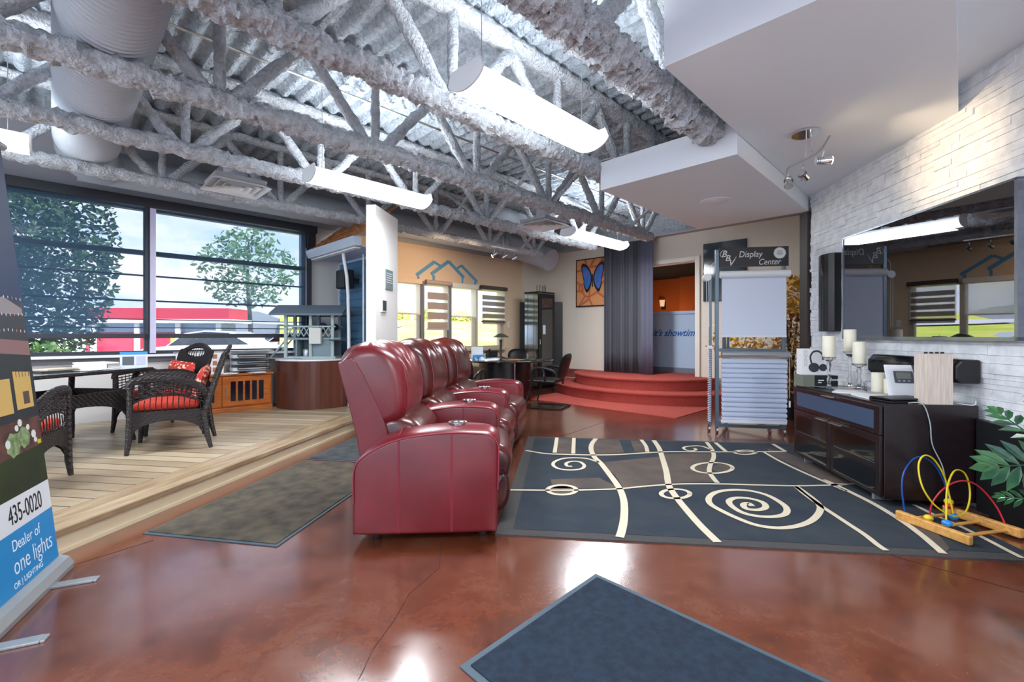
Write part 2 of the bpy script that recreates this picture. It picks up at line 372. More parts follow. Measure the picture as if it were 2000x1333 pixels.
# theatre room beyond the doorway
burnt = mat('burnt_orange_paint', srgb(176, 84, 24), .8)
darkc = mat('dark_ceiling', srgb(16, 12, 12), .9)
struct(MB().box(11.0, 2, 0, 11.1, 7.5, 3).box(10.82, 3.0, .42, 11.0, 4.93, 2.62).box(8.65, 2.9, 0, 11.1, 3.0, 3).box(8.65, 7.4, 0, 11.1, 7.5, 3).build('wall_theatre', burnt, rot=RUV))
struct(MB().box(8.65, 2.9, 2.62, 11.1, 7.5, 2.8).build('ceiling_theatre', darkc, rot=RUV))
struct(MB().box(8.5, 2.9, .22, 11.1, 7.5, .42).build('floor_theatre', red_carpet, rot=RUV))
lilac = mat('lilac_grey_paint', srgb(186, 206, 228), .6)
hw = struct(MB().box(9.2, 3.0, .42, 9.32, 7.4, 1.64).box(9.17, 3.0, 1.64, 9.35, 7.4, 1.70).build('wall_half', lilac, rot=RUV))
struct(MB().box(9.185, 3.0, .42, 9.2, 7.4, .52).build('baseboard_theatre', mat('grey_base', srgb(120, 130, 144), .6), rot=RUV))
sm = text("it's showtime", .205, frameM(UV(9.196, 4.80, 1.18), -UV(0, 1), (0, 0, 1)), mat('script_blue', srgb(20, 96, 176), .5), 'wall_lettering', None, shear=.45, sx=.92, bold=.003)
tag(sm, "blue script lettering reading it's showtime on the half wall", 'lettering')
# sconce light in the theatre room
sc = thing('wall_sconce', 'small black wall sconce with pale shade in the burnt orange room', 'wall light', UV(10.9, 5.42, 1.99), RUV)
MB().box(.06, -.05, -.14, .1, .05, .08).build('back_plate', matteblack, sc)
MB().lathe([(.05, -.06), (.07, .1)], (-.0, 0, 0)).build('lamp_shade', mat('sconce_shade', srgb(230, 200, 160), .6, emit=.5), sc)
add_light('POINT', 'theatre_glow', UV(10.1, 5.0, 1.55), 14, (1, .72, .45), shadow_soft_size=.15)

# stone wall (d = 2.82) : ledge stones
mb = MB(); z = 0; rnd = random.Random(3)
while z < 3.04:
    h = rnd.choice([.035, .045, .055, .07]); t0 = 1.2 + rnd.uniform(-.3, 0)
    while t0 < 5.68:
        L = rnd.uniform(.12, .5); t1 = min(t0+L, 5.7+rnd.uniform(0, .03))
        p = rnd.uniform(0, .012); q = rnd.uniform(-.003, .003)
        x0 = 2.82-p; g = .0009
        A = [(x0, t0+g, z+g), (x0+q, t1-g, z+g), (x0+q+rnd.uniform(-.003, .003), t1-g, z+h-g), (x0, t0+g, z+h-g)]
        B = [(2.86, a[1], a[2]) for a in A]
        mb.add(A+B, [(0, 1, 2, 3), (0, 4, 5, 1), (1, 5, 6, 2), (2, 6, 7, 3), (3, 7, 4, 0)])
        t0 = t1
    z += h
mb.box(2.85, -7.3, 0, 3.0, 5.72, 3.8)
struct(mb.build('wall_right', stone_m, rot=RRD))
struct(MB().box(2.78, 5.725, 0, 3.0, 5.9, 2.66).build('trim_2', darkpost_m, rot=RRD, bevel=.004))
struct(MB().box(3.0, 5.0, 0, 5.2, 5.12, 3.8).box(5.2, 5.0, 0, 5.3, 9.6, 3.8).build('wall_alcove', cream_m, rot=RRD))
# unseen wall behind the camera, openings added to let daylight in (u = -3.5)
mb = MB(); NWv = [(-6.0, -3.6), (-3.3, -1.0), (-.7, 1.6), (1.9, 4.2), (4.5, 7.0)]
mb.box(-3.7, -7, 0, -3.5, 7.7, .35).box(-3.7, -7, 2.75, -3.5, 7.7, 3.8)
pv = -7
for a, b in NWv: mb.box(-3.7, pv, .35, -3.5, a, 2.75); pv = b
mb.box(-3.7, pv, .35, -3.5, 7.7, 2.75)
struct(mb.build('wall_near', grey_m, rot=RUV))
# dividing wall fin
fin = struct(MB().box(-2.37, 5.12, 0, -2.25, 5.82, 2.74).build('wall_divider', pillar_m, rot=RRD, bevel=.004))

# corrugated deck overhead
def deckz(u, v):
    f = (u/.17) % 1.0
    if f < .18: h = f/.18
    elif f < .5: h = 1
    elif f < .68: h = 1-(f-.5)/.18
    else: h = 0
    p = Vector((u, v, 0))
    return 3.645 + .065*h + .010*noise.noise(p*5) + .011*noise.noise(p*17) + .007*noise.noise(p*40)
NU, NV = 470, 150
mb = MB(); mb.grid(NU, NV, lambda a, b: Vector((-3.5+12.0*a, -.1+7.65*b, deckz(-3.5+12.0*a, -.1+7.65*b))))
struct(mb.build('ceiling', deckspray_m, rot=RUV, smooth=True, fix=False))
struct(MB().box(-3.7, -9, 3.8, 8.7, 7.7, 3.95).build('ceiling', upper_m, rot=RUV))  # unseen roof slab added above the deck to block light leaks
# smooth dropped ceilings
def clip_uv(t, d): p = RD(t, d); return (p.x*TS + p.y*TC, -p.x*TC + p.y*TS)
cA = clip_uv(3.72, 2.84); cB = clip_uv(5.73, 2.84); cC = clip_uv(-7.2, 2.84)
def poly_stone(v):   # u on the stone wall for a given v
    lo, hi = -8.0, 9.0
    for _ in range(50):
        m_ = (lo+hi)/2
        if clip_uv(m_, 2.84)[1] < v: lo = m_
        else: hi = m_
    return clip_uv(lo, 2.84)[0]
struct(MB().prism([(2.6, .02), (2.6, 1.28), (6.3, 1.28), (poly_stone(1.28), 1.28), (poly_stone(.02), .02)], 2.82, 3.66).build('ceiling_soffit', white_m, rot=RUV))
struct(MB().prism([(3.87, 1.285), (3.87, 2.58), (6.25, 2.58), (6.25, 1.285)], 2.654, 2.93).build('ceiling_soffit', white_m, rot=RUV))
struct(MB().prism([(-3.5, .03), (poly_stone(.03), .03), (poly_stone(-6.1), -6.1), (-3.5, -6.3)], 3.02, 3.66).build('ceiling_flat', white_m, rot=RUV))

# floor joints
mb = MB(); jm = mat('floor_joint', srgb(60, 40, 34), .6)
for a, b in [((1720, 1080), (2000, 1158)), ((300, 1056), (120, 1112)), ((1230, 808), (1100, 852))]:
    mb.ribbon([fl(*a), fl(*b)], .006, .0015)
mb.ribbon([fl(862, 1060), fl(858, 1110), fl(800, 1160), fl(768, 1215), fl(728, 1270), fl(700, 1330)], .0025, .0015)
struct(mb.build('trim_3', jm))

# raised deck
ED = math.radians(8.3); es, ec = math.sin(ED), math.cos(ED); E0 = Vector((-2.33, 3.452))
def EDG(t, d, z=0): return Vector((E0.x + t*es + d*ec, E0.y + t*ec - d*es, z))    # d<0 is on the deck
def edv(t, d): p = EDG(t, d); return -p.x*TC + p.y*TS
def edge_to_v(t, v):
    lo, hi = -12.0, 0.0
    for _ in range(50):
        m_ = (lo+hi)/2
        if edv(t, m_) > v: lo = m_
        else: hi = m_
    return lo
tend = 3.6
poly = [(edge_to_v(-2.6, 7.49), -2.6), (-.30, -2.6), (-.30, tend), (edge_to_v(tend, 7.49), tend)]
struct(MB().prism(poly, .02, DZ).build('floor_deck', deck_m, loc=(E0.x, E0.y, 0), rot=-ED))
mb = MB()
mb.box(-.298, -2.6, DZ-.035, -.152, tend, DZ).box(-.148, -2.6, DZ-.035, .012, tend, DZ)
struct(mb.build('trim_4', deckedge_m, loc=(E0.x, E0.y, 0), rot=-ED, bevel=.004))
struct(MB().box(-.03, -2.6, 0, -.012, tend, DZ-.035).box(-.014, -2.6, 0, .004, tend, .022).build('trim_5', mat('cream_fascia', srgb(206, 190, 160), .5), loc=(E0.x, E0.y, 0), rot=-ED))
struct(MB().box(-3.0, tend, 0, .0, tend+.02, DZ-.001).build('trim_6', cream_m, loc=(E0.x, E0.y, 0), rot=-ED))

# big window
mb = MB()
mb.box(WU0, 7.5, WZ0, WU1, 7.6, WZ0+.05).box(WU0, 7.5, WZ1-.05, WU1, 7.6, WZ1).box(WU1-.06, 7.5, WZ0, WU1, 7.6, WZ1)
win = struct(mb.build('window_1', frame_dark, rot=RUV))
struct(MB().box(WU0, 7.44, 2.225, WU1-.02, 7.5, 2.285).build('trim_7', frame_dark, rot=RUV))
struct(MB().box(.885, 7.40, WZ0+.02, .945, 7.6, 2.86).build('trim_8', frame_light, rot=RUV))
struct(MB().box(.835, 7.47, WZ0+.02, .885, 7.6, 2.86).build('trim_8', frame_dark, rot=RUV))
struct(MB().box(WU0, 7.38, .925, 3.3, 7.52, .955).build('trim_9', mat('white_sill', srgb(236, 236, 240), .4), rot=RUV))
struct(MB().box(WU0, 7.46, .86, 3.3, 7.5, .925).build('trim_10', mat('grey_sill_band', srgb(110, 112, 120), .5), rot=RUV))
struct(MB().box(WU0, 7.56, WZ0, WU1, 7.565, WZ1).build('window_1', pane_m, rot=RUV))
# cassette box
struct(MB().box(WU0, 7.36, 2.83, 3.0, 7.5, 2.945).box(2.86, 7.40, 2.6, 2.99, 7.5, 2.83).build('trim_11', mat('blind_cassette', srgb(40, 40, 48), .4), rot=RUV, bevel=.005))
struct(MB().box(2.88, 7.42, .955, 2.93, 7.5, 2.62).build('trim_12', frame_dark, rot=RUV))
def solar(u0, u1, label):
    o = thing('solar_shade', label, 'window shade', UV(u0, 7.43, 0), RUV, 'solar shades on the big window')
    w = u1-u0
    MB().box(0, 0, 1.215, w, .002, 2.84).build('shade_fabric', solar_m, o)
    MB().box(0, -.012, 1.16, w, .014, 1.218).build('hem_bar', frame_dark, o, bevel=.004)
    for z_ in (1.95, 1.63, 1.395, 1.29): MB().box(0, .003, z_, w, .016, z_+(.022 if z_ > 1.5 else .012)).build('batten', frame_dark, o)
    MB().box(w-.035, -.012, 1.16, w, -.002, 2.84).build('edge_strip', frame_dark, o) if u1 < 1 else None
    return o
solar(WU0, .87, 'dark see-through solar shade on the leafy window bay beside the banner')
solar(.95, 2.84, 'dark see-through solar shade on the window bay showing the small tree')

# logo wall windows
fr = mat('beige_window_frame', srgb(196, 178, 158), .5)
edges = [4.3, 5.06, 5.72, 6.47, 7.25]
mb = MB()
mb.box(LU0, 7.48, LZ0-.03, LU1, 7.6, LZ0+.03).box(LU0, 7.49, LZ1-.04, LU1, 7.6, LZ1)
for i, u in enumerate(edges): mb.box(u-.045, 7.49, LZ0, u+.045, 7.62, LZ1)
struct(mb.build('window_2', fr, rot=RUV))
struct(MB().box(LU0, 7.57, LZ0, LU1, 7.575, LZ1).build('window_2', pane_m, rot=RUV))
struct(MB().box(5.69, 7.40, LZ0, 5.73, 7.49, LZ1+.02).box(5.03, 7.40, LZ0, 5.07, 7.49, LZ1+.02).build('trim_13', mat('grey_mullion', srgb(120, 112, 108), .5), rot=RUV))
struct(MB().box(LU0-.05, 7.38, LZ0-.07, LU1+.05, 7.5, LZ0-.03).build('trim_14', fr, rot=RUV))
def roller(u0, u1, zb, label, cm):
    o = thing('roller_shade', label, 'window shade', UV(u0, 7.44, 0), RUV, 'white roller shades on the logo wall')
    w = u1-u0
    MB().box(0, 0, zb, w, .002, LZ1-.02).build('shade_fabric', sheer_m, o)
    MB().box(0, -.01, zb-.03, w, .012, zb).build('hem_bar', cm, o, bevel=.003)
    MB().box(-.02, -.05, LZ1-.04, w+.02, .05, LZ1+.06).build('cassette', cm, o, bevel=.01)
roller(4.32, 5.0, 1.62, 'white roller shade half lowered beside the white dividing wall', logo_m)
roller(5.77, 6.43, 1.6, 'white roller shade half lowered between two striped shades', mat('white_hem', srgb(236, 226, 212), .5))
def zebra(u0, u1, zb, label, bandm, cm, period, proj):
    o = thing('zebra_shade', label, 'window shade', UV(u0, 7.44-proj, 0), RUV, 'striped zebra shades on the logo wall')
    w = u1-u0
    MB().box(0, .006, zb, w, .008, LZ1-.02).build('sheer_layer', sheer_m, o)
    z_ = LZ1-.08-period*.5; mb = MB()
    while z_ > zb+.02: mb.box(0.02, 0, z_-period*.70, w-.02, .002, z_); z_ -= period
    mb.build('band_fabric', bandm, o)
    MB().box(0, -.01, zb-.03, w, .012, zb).build('hem_bar', cm, o, bevel=.003)
    MB().cyl((-.02, 0, LZ1+.02), (w+.04, 0, LZ1+.02), .045).build('cassette', cm, o, smooth=True)
zebra(5.13, 5.66, 1.33, 'mauve striped zebra shade on the second logo wall window', mauve_m, mat('mauve_rail', srgb(188, 166, 156), .5), .195, .03)
zebra(6.53, 7.24, 1.51, 'dark brown striped zebra shade on the window nearest the room corner', brownband_m, mat('brown_rail', srgb(88, 74, 74), .4), .135, .06)
# painted houses logo
mb = MB()
def bar(p, q, w):
    (a, b), (c_, d_) = p, q; L = math.hypot(c_-a, d_-b); nx, nz_ = -(d_-b)/L*w/2, (c_-a)/L*w/2
    P = [(a+nx, b+nz_), (c_+nx, d_+nz_), (c_-nx, d_-nz_), (a-nx, b-nz_)]
    mb.add([Vector((x, y, z)) for y in (7.493, 7.5) for x, z in P], [(0, 1, 2, 3), (4, 7, 6, 5), (0, 4, 5, 1), (1, 5, 6, 2), (2, 6, 7, 3), (3, 7, 4, 0)])
def onv(px, py, v=7.5):
    k = (px-1000)/F; Y = v/(-k*TC+TS); X = k*Y; return (X*TS+Y*TC, CAMH+(Y0-py)*Y/F)
for a, b, w in [((813, 538), (848, 512), .07), ((848, 512), (860, 520), .05), ((842, 536), (876, 511), .07), ((876, 511), (906, 543), .07), ((891, 526), (901, 519), .05), ((901, 519), (932, 551), .06),
                ((817, 540), (817, 549), .05), ((847, 538), (847, 552), .06), ((903, 544), (903, 557), .04), ((928, 551), (928, 560), .05)]:
    bar(onv(*a), onv(*b), w)
tag(mb.build('house_emblem', blue_paint, rot=RUV), 'blue emblem of three house rooflines painted above the windows', 'wall emblem')
tag(MB().box(7.42, 7.49, 1.38, 7.50, 7.5, 1.52).build('light_switch', white_metal, rot=RUV, bevel=.004), 'white light switch on peach wall right of the dark striped shade', 'light switch')

# ---------------------------------------------------------------- roof joists
def joist(v, u0, u1, rb, label, fine, webr, u2=8.4, brace=True):
    o = thing('roof_joist', label, 'roof joist', UV(0, v, 0), RUV, 'sprayed steel roof joists')
    zb, zt = 2.88, 3.60; sd = v*7
    MB().rod((u0, 0, zb), (u1, 0, zb), rb, fine, 20, rough=rb*.42, seed=sd, sq=(.95, 1.05)).build('bottom_chord', spray_m, o, smooth=True)
    MB().rod((u0, 0, zt+.01), (max(u1, u2), 0, zt+.01), rb*1.0, .04, 12, rough=rb*.3, seed=sd+1, sq=(.7, 1.1)).build('top_chord', spray_m, o, smooth=True)
    k = -3
    while True:
        ub = 2.07 + 1.22*k; k += 1
        if ub > u1+.3: break
        for du, r in ((-.66, webr), (0, webr*.8), (.66, webr)):
            ue = ub+du
            if ub < u0 or ub > u1-.02 or ue < u0-.3 or ue > max(u1, u2): continue
            sp = .06 if du > 0 else (-.06 if du < 0 else 0)
            MB().rod((ub+sp, 0, zb+.02), (ue, 0, zt), r, .045, 10, rough=r*.32, seed=sd+ub).build('web', spray_m, o, smooth=True)
    if brace:
        for ub in (4.5, 6.4):
            for za, zb_ in ((zt, zb), (zb, zt)):
                MB().rod((ub, .03, za), (ub+.03, 1.12, zb_), .024, .05, 8, rough=.012, seed=sd+za).build('cross_brace', spray_m, o, smooth=True)
joist(1.49, -1.0, 3.86, .098, 'thick grey sprayed roof joist ending at the small white soffit', .010, .058, 3.86, False)
joist(2.66, -1.4, 6.2, .078, 'grey sprayed roof joist passing in front of the largest strip light', .014, .046)
joist(3.80, -1.6, 7.2, .075, 'grey sprayed roof joist second from the largest strip light, ending above the curtain', .025, .045)
joist(5.0, -1.8, 7.3, .068, 'grey sprayed roof joist just behind the middle strip light', .03, .042)
joist(6.25, -2.0, 7.15, .058, 'grey sprayed roof joist closest to the big window and wall duct', .035, .04, 8.4, False)

# ducts
def spiral(name, label, p0, p1, r, parent=None, step=.05, rib=.011):
    p0, p1 = Vector(p0), Vector(p1); n = int((p1-p0).length/step); pts = []; rr = []
    for i in range(n+1):
        pts.append(p0.lerp(p1, i/n)); rr.append(r)
        if i < n: pts.append(p0.lerp(p1, (i+.75)/n)); rr.append(r); pts.append(p0.lerp(p1, (i+.87)/n)); rr.append(r+rib)
    return MB().tube(pts, rr, 40)
o = thing('spiral_duct', 'large ribbed round air duct running overhead towards the window wall', 'air duct', (0, 0, 0), RUV)
spiral('', '', (.255, .2, 3.2), (.255, 6.35, 3.2), .25).build('duct_pipe', duct_m, o, smooth=True)
MB().tube([(.255, 6.35, 3.2), (.26, 6.6, 3.17), (.3, 6.8, 3.13), (.42, 6.98, 3.12)], [.25, .25, .24, .2], 32).build('duct_elbow', duct_m, o, smooth=True)
o = thing('round_duct', 'smooth round air duct running along the window wall above the blinds', 'air duct', (0, 0, 0), RUV)
MB().tube([(.2, 7.06, 3.14), (6.9, 7.06, 3.14)], .2, 28).build('duct_pipe', duct_m, o, smooth=True)
MB().tube(smoothpts([(6.9, 7.06, 3.14), (7.35, 7.03, 3.12), (7.68, 6.92, 3.05), (7.84, 6.72, 2.95), (7.86, 6.55, 2.88)], 5), .25, 28).build('duct_elbow', duct_m, o, smooth=True)
for u in (1.3, 2.5, 3.7, 5.0): MB().tube([(u, 7.06, 3.14), (u+.03, 7.06, 3.14)], .204, 28).build('seam_band', duct_m, o, smooth=True)
def branch(p0, p1, r, label):
    tag(MB().tube([p0, p1], r, 24).build('branch_duct', duct_m, rot=RUV, smooth=True), label, 'air duct')
branch((4.7, 5.3, 3.1), (6.3, 5.3, 3.12), .14, 'round branch duct feeding the ceiling vent beside the far strip light')
branch((1.55, 6.4, 3.2), (1.55, 6.95, 3.2), .13, 'short round duct behind the vent near the big window')

# vents
def vent(c, z, label, drop):
    o = thing('ceiling_vent', label, 'air vent', (c[0], c[1], z), RUV, 'square air diffusers')
    mb = MB(); s_ = .29
    for i, (a, zz) in enumerate([(s_, 0), (.21, .03), (.14, .03), (.07, .03)]):
        b_ = a-.045
        ring = lambda q, w: [Vector((x*q, y*q, w)) for x, y in ((-1, -1), (1, -1), (1, 1), (-1, 1))]
        A, B = ring(a, 0 if i == 0 else .004), ring(b_, .045 if i else .035)
        mb.add(A+B, [(j, (j+1) % 4, 4+(j+1) % 4, 4+j) for j in range(4)])
    mb.build('louvre_cone', white_metal, o)
    MB().box(-.25, -.25, .05, .25, .25, .09).build('plenum', upper_m, o)
    MB().cyl((0, 0, .08), (0, 0, drop), .12, n=20).build('neck', duct_m, o, smooth=True)
vent((-3.12, 5.14), 2.85, 'white square ceiling vent hanging above the big window', .3)
vent((.475, 6.9), 2.85, 'white square ceiling vent hanging near the far strip light', .25)

# strip lights: curved diffuser pendants, lit
def strip(u0, u1, v, z, label):
    L = u1-u0
    o = thing('strip_light', label, 'ceiling light', UV(u0, v, z), RUV, 'lit pendant strip lights')
    prof = [(.165*math.sin(a), -.10*math.cos(a)) for a in [(-75+15*i)*PI/180 for i in range(11)]]
    mb = MB(); n = len(prof)
    vs = [Vector((x, y, w)) for x in (0, L) for y, w in prof] + [Vector((x, y*.93, w+.005)) for x in (0, L) for y, w in prof]
    mb.add(vs, [(i, i+1, n+i+1, n+i) for i in range(n-1)] + [(2*n+i, 3*n+i, 3*n+i+1, 2*n+i+1) for i in range(n-1)])
    mb.build('diffuser', lamp_white, o, smooth=True)
    for x in (-.012, L):
        MB().ext([(y, w) for y, w in prof] + [(.13, .045), (-.13, .045)], lambda p: Vector((x, p[0], p[1])), lambda p: Vector((x+.012, p[0], p[1]))).build('end_cap', white_metal, o)
    MB().box(0, -.05, .0, L, .05, .05).build('housing', white_metal, o, bevel=.01)
    for x in (.12, L-.12): MB().cyl((x, 0, .05), (x, 0, 3.62-z), .003, n=6).build('hanging_wire', steel, o)
    c = UV((u0+u1)/2, v, z-.12)
    add_light('AREA', 'strip_lamp', c, STRIP_W*L/1.22, (.88, .945, 1), (0, 0, -1), shape='RECTANGLE', size=L*.9, size_y=.22).rotation_euler = (0, 0, RUV)
    up = add_light('AREA', 'strip_uplight', UV((u0+u1)/2, v, z+.07), STRIP_W*.30*L/1.22, (.88, .945, 1), None, shape='RECTANGLE', size=L*.9, size_y=.2)
    up.rotation_euler = (PI, 0, RUV)
STRIP_W = 44
strip(1.71, 2.97, 2.07, 2.74, 'largest bright strip light hanging above the leather recliners')
strip(1.70, 2.98, 4.36, 2.74, 'bright strip light hanging above the pale dividing wall')
strip(5.65, 7.2, 4.36, 2.83, 'bright strip light hanging in front of the grey curtain')
strip(-1.4, -.13, 5.42, 2.78, 'bright strip light cut off beside the top of the banner')
for i, (u, v) in enumerate([(-2.2, .9), (-2.2, 3.2)]):  # unseen strips added behind the camera to light the room
    strip(u, u+1.24, v, 2.78, ['unseen strip light added overhead behind the navy mat', 'unseen strip light added overhead behind the banner'][i])
add_light('AREA', 'added_ceiling_lamp', UV(.5, -2.2, 2.98), 90, (1, .97, .95), (0, 0, -1), shape='DISK', size=.4)  # unseen lamp and fitting added to brighten the right side
o = thing('added_surface_light', 'unseen added round white flush light on the flat ceiling behind the photographer', 'ceiling light', UV(.5, -2.2, 3.0))
MB().lathe([(.24, 0), (.24, .02)]).build('trim_ring', white_metal, o); MB().lathe([(.2, -.004), (.2, .01)]).build('diffuser', lamp_white, o)

# overhead conduits, emergency light, ceiling speaker
tag(MB().cyl((-1.5, 4.27, 3.56), (8.4, 4.27, 3.56), .012, n=8).build('conduit', steel, rot=RUV), 'thin metal conduit running along the roof deck between joists', 'conduit')
tag(MB().cyl((1.38, 1.2, 3.57), (1.38, 3.75, 3.57), .014, n=8).build('conduit', steel, rot=RUV), 'short metal conduit crossing overhead beside the white emergency light', 'conduit')
o = thing('emergency_light', 'small white emergency light fixed on a sprayed joist overhead', 'emergency light', fl(550, 12, 3.0) if False else UV(.72, 2.58, 3.03), RUV); o.scale = (.8, .8, .8)
MB().box(-.02, -.05, -.03, .2, .05, .03).build('housing', white_metal, o, bevel=.008); MB().box(.0, -.065, -.02, .17, -.05, .02).build('lens', candle_m, o, bevel=.004)
p = fl(1397, 393, 2.654)
o = thing('ceiling_speaker', 'round flush white speaker in the small dropped soffit', 'speaker', (p.x, p.y, 2.654))
MB().lathe([(.15, -.006), (.155, 0)]).build('rim', white_metal, o); MB().lathe([(.001, -.011), (.13, -.009), (.142, -.004)]).build('grille', white_m, o, smooth=True)

# spotlight tracks
def spot_head(o, x, y, z, aim, lit):
    a = Vector(aim).normalized(); c = Vector((x, y, z)); top = c + Vector((0, 0, .1))
    h = MB().tube([c-a*.05, c-a*.02, c+a*.045], [.018, .026, .032], 14).build('spot_head', chrome, o, smooth=True)
    MB().cyl(c+a*.046, c+a*.05, .028).build('bulb', mat('lit_bulb', (1, .8, .5, 1), emit=60, ecol=(1, .75, .42, 1)) if lit else mat('unlit_bulb', srgb(160, 160, 150), .2), h)
    MB().tube([top, top-Vector((0, 0, .03)), c+Vector((0, .03, .01))], .004, 6).build('yoke', chrome, o)
    for i in range(3): h2 = MB().tube([c-a*(.03+.012*i), c-a*(.034+.012*i)], .036-.003*i, 14).build('cooling_ring', chrome, h, smooth=True)
o = thing('track_light', 'wavy chrome track light with one lit spot on the large white soffit', 'spotlight track', (2.345, 3.63, 0))
MB().lathe([(.1, 2.8), (.1, 2.812), (.02, 2.822)]).build('canopy', chrome, o, smooth=True)
MB().cyl((-.0, .0, 2.62), (0, 0, 2.81), .005, n=8).cyl((.0, -.07, 2.64), (.0, -.05, 2.81), .005, n=8).build('stem', chrome, o)
MB().tube(smoothpts([(.02, .29, 2.60), (-.03, .16, 2.605), (.03, 0, 2.62), (.03, -.13, 2.63), (-.05, -.34, 2.64)], 6), .008, 8).build('track_bar', steel, o, smooth=True)
spot_head(o, .0, .23, 2.49, (-.3, -.5, -.8), False)
spot_head(o, .01, .05, 2.49, (.6, .5, -.2), False)
spot_head(o, -.02, -.24, 2.50, (.95, -.2, .0), True)
add_light('SPOT', 'track_spot', (2.345+.06, 3.63-.25, 2.50), 24, (1, .74, .45), (1, -.03, .02), spot_size=math.radians(75), spot_blend=.9, shadow_soft_size=.02)
o = thing('track_light', 'small chrome track light with three spots hanging before the peach logo wall', 'spotlight track', fl(986, 486, 2.75)*1 - Vector((0, 0, 2.75)), RUV)
MB().box(-.32, -.01, 2.74, .32, .01, 2.76).build('track_bar', steel, o)
MB().cyl((-.04, 0, 2.76), (-.04, 0, 3.6), .004, n=6).cyl((.06, 0, 2.76), (.06, 0, 3.6), .004, n=6).build('stem', steel, o)
for x in (-.25, .0, .25): spot_head(o, x, 0, 2.61, (-.3, .8, -.4), x < -.1)
for x, vv in ((-.25, 0), (.25, 0)):
    add_light('SPOT', 'track_spot', UV(5.4+x*1.2-.35, 5.75, 2.62), 36, (1, .72, .46), UV(-.25, 1, -.35), spot_size=math.radians(110), spot_blend=1, shadow_soft_size=.03)
# ---------------------------------------------------------------- leather recliners in a curved row
P0 = Vector((-.328, 2.76))
def bend(p):
    s, y, z = p
    phi = lambda q: math.radians(-4 + 5.8*max(0, q))
    if s < 0: X, Y = P0.x + s*math.sin(phi(0)), P0.y + s*math.cos(phi(0))
    else:
        n = 16; X, Y = P0
        for i in range(n): q = s*(i+.5)/n; X += math.sin(phi(q))*s/n; Y += math.cos(phi(q))*s/n
    f = phi(s); return Vector((X + y*math.cos(f) + .30, Y - y*math.sin(f) - 4.1, z))
def loaf(prof, s0, s1, rad=.04, bulge=0, wr=None, n=3, st=14):
    P = smoothpts([Vector((p[0], p[1], 0)) for p in prof], n, True) if n else [Vector((p[0], p[1], 0)) for p in prof]; m = len(P)
    c = sum(P, Vector((0, 0, 0)))/m; nr = []
    for i in range(m):
        d = P[(i+1) % m]-P[i-1]; q = Vector((d.y, -d.x, 0)).normalized(); nr.append(q)
    area = sum(P[i].x*P[(i+1) % m].y - P[(i+1) % m].x*P[i].y for i in range(m))
    if area < 0: nr = [-q for q in nr]
    L = s1-s0; ts = sorted(set([0, rad*.12, rad*.4, rad] + [rad + (L-2*rad)*i/st for i in range(st+1)] + [L-rad*.4, L-rad*.12, L]))
    mb = MB(); vs = []
    for t_ in ts:
        e_ = min(t_, L-t_)/rad; ins = 0 if e_ >= 1 else rad*(1-math.sqrt(max(0, 1-(1-e_)**2)))
        for i in range(m):
            o_ = -ins + bulge*math.sin(PI*t_/L)
            if wr: o_ += wr(t_/L, P[i].x, P[i].y)*(min(1, e_/1.2))
            q = P[i] + nr[i]*o_
            vs.append(Vector((s0+t_, q.x, q.y)))
    fs = [(i*m+j, i*m+(j+1) % m, (i+1)*m+(j+1) % m, (i+1)*m+j) for i in range(len(ts)-1) for j in range(m)]
    fs += [tuple(reversed(range(m))), tuple(range((len(ts)-1)*m, len(ts)*m))]
    return mb.add(vs, fs)
sofa = thing('recliner_sofa', 'burgundy leather theatre sofa of three recliners with cup holders in the arms', 'sofa', (-.30, 4.1, 0))
armp = [(-.590, .058), (-.592, .066), (-.592, .09), (-.59, .25), (-.59, .43), (-.545, .505), (-.44, .57), (-.33, .61), (-.178, .634), (-.03, .644), (.10, .64), (.19, .628), (.232, .59), (.244, .53), (.24, .31), (.235, .09), (.234, .066), (.232, .058), (.2, .055), (-.56, .055)]
SP = [0, .94, 1.88, 2.82]
ARMP = [(p.x, p.y) for p in smoothpts([Vector((y, z, 0)) for y, z in armp[3:-5]], 5)] + [(.238, .2), (.236, .12), (.234, .06), (.15, .056), (-.15, .056), (-.5, .056), (-.590, .06), (-.592, .12), (-.592, .19)]
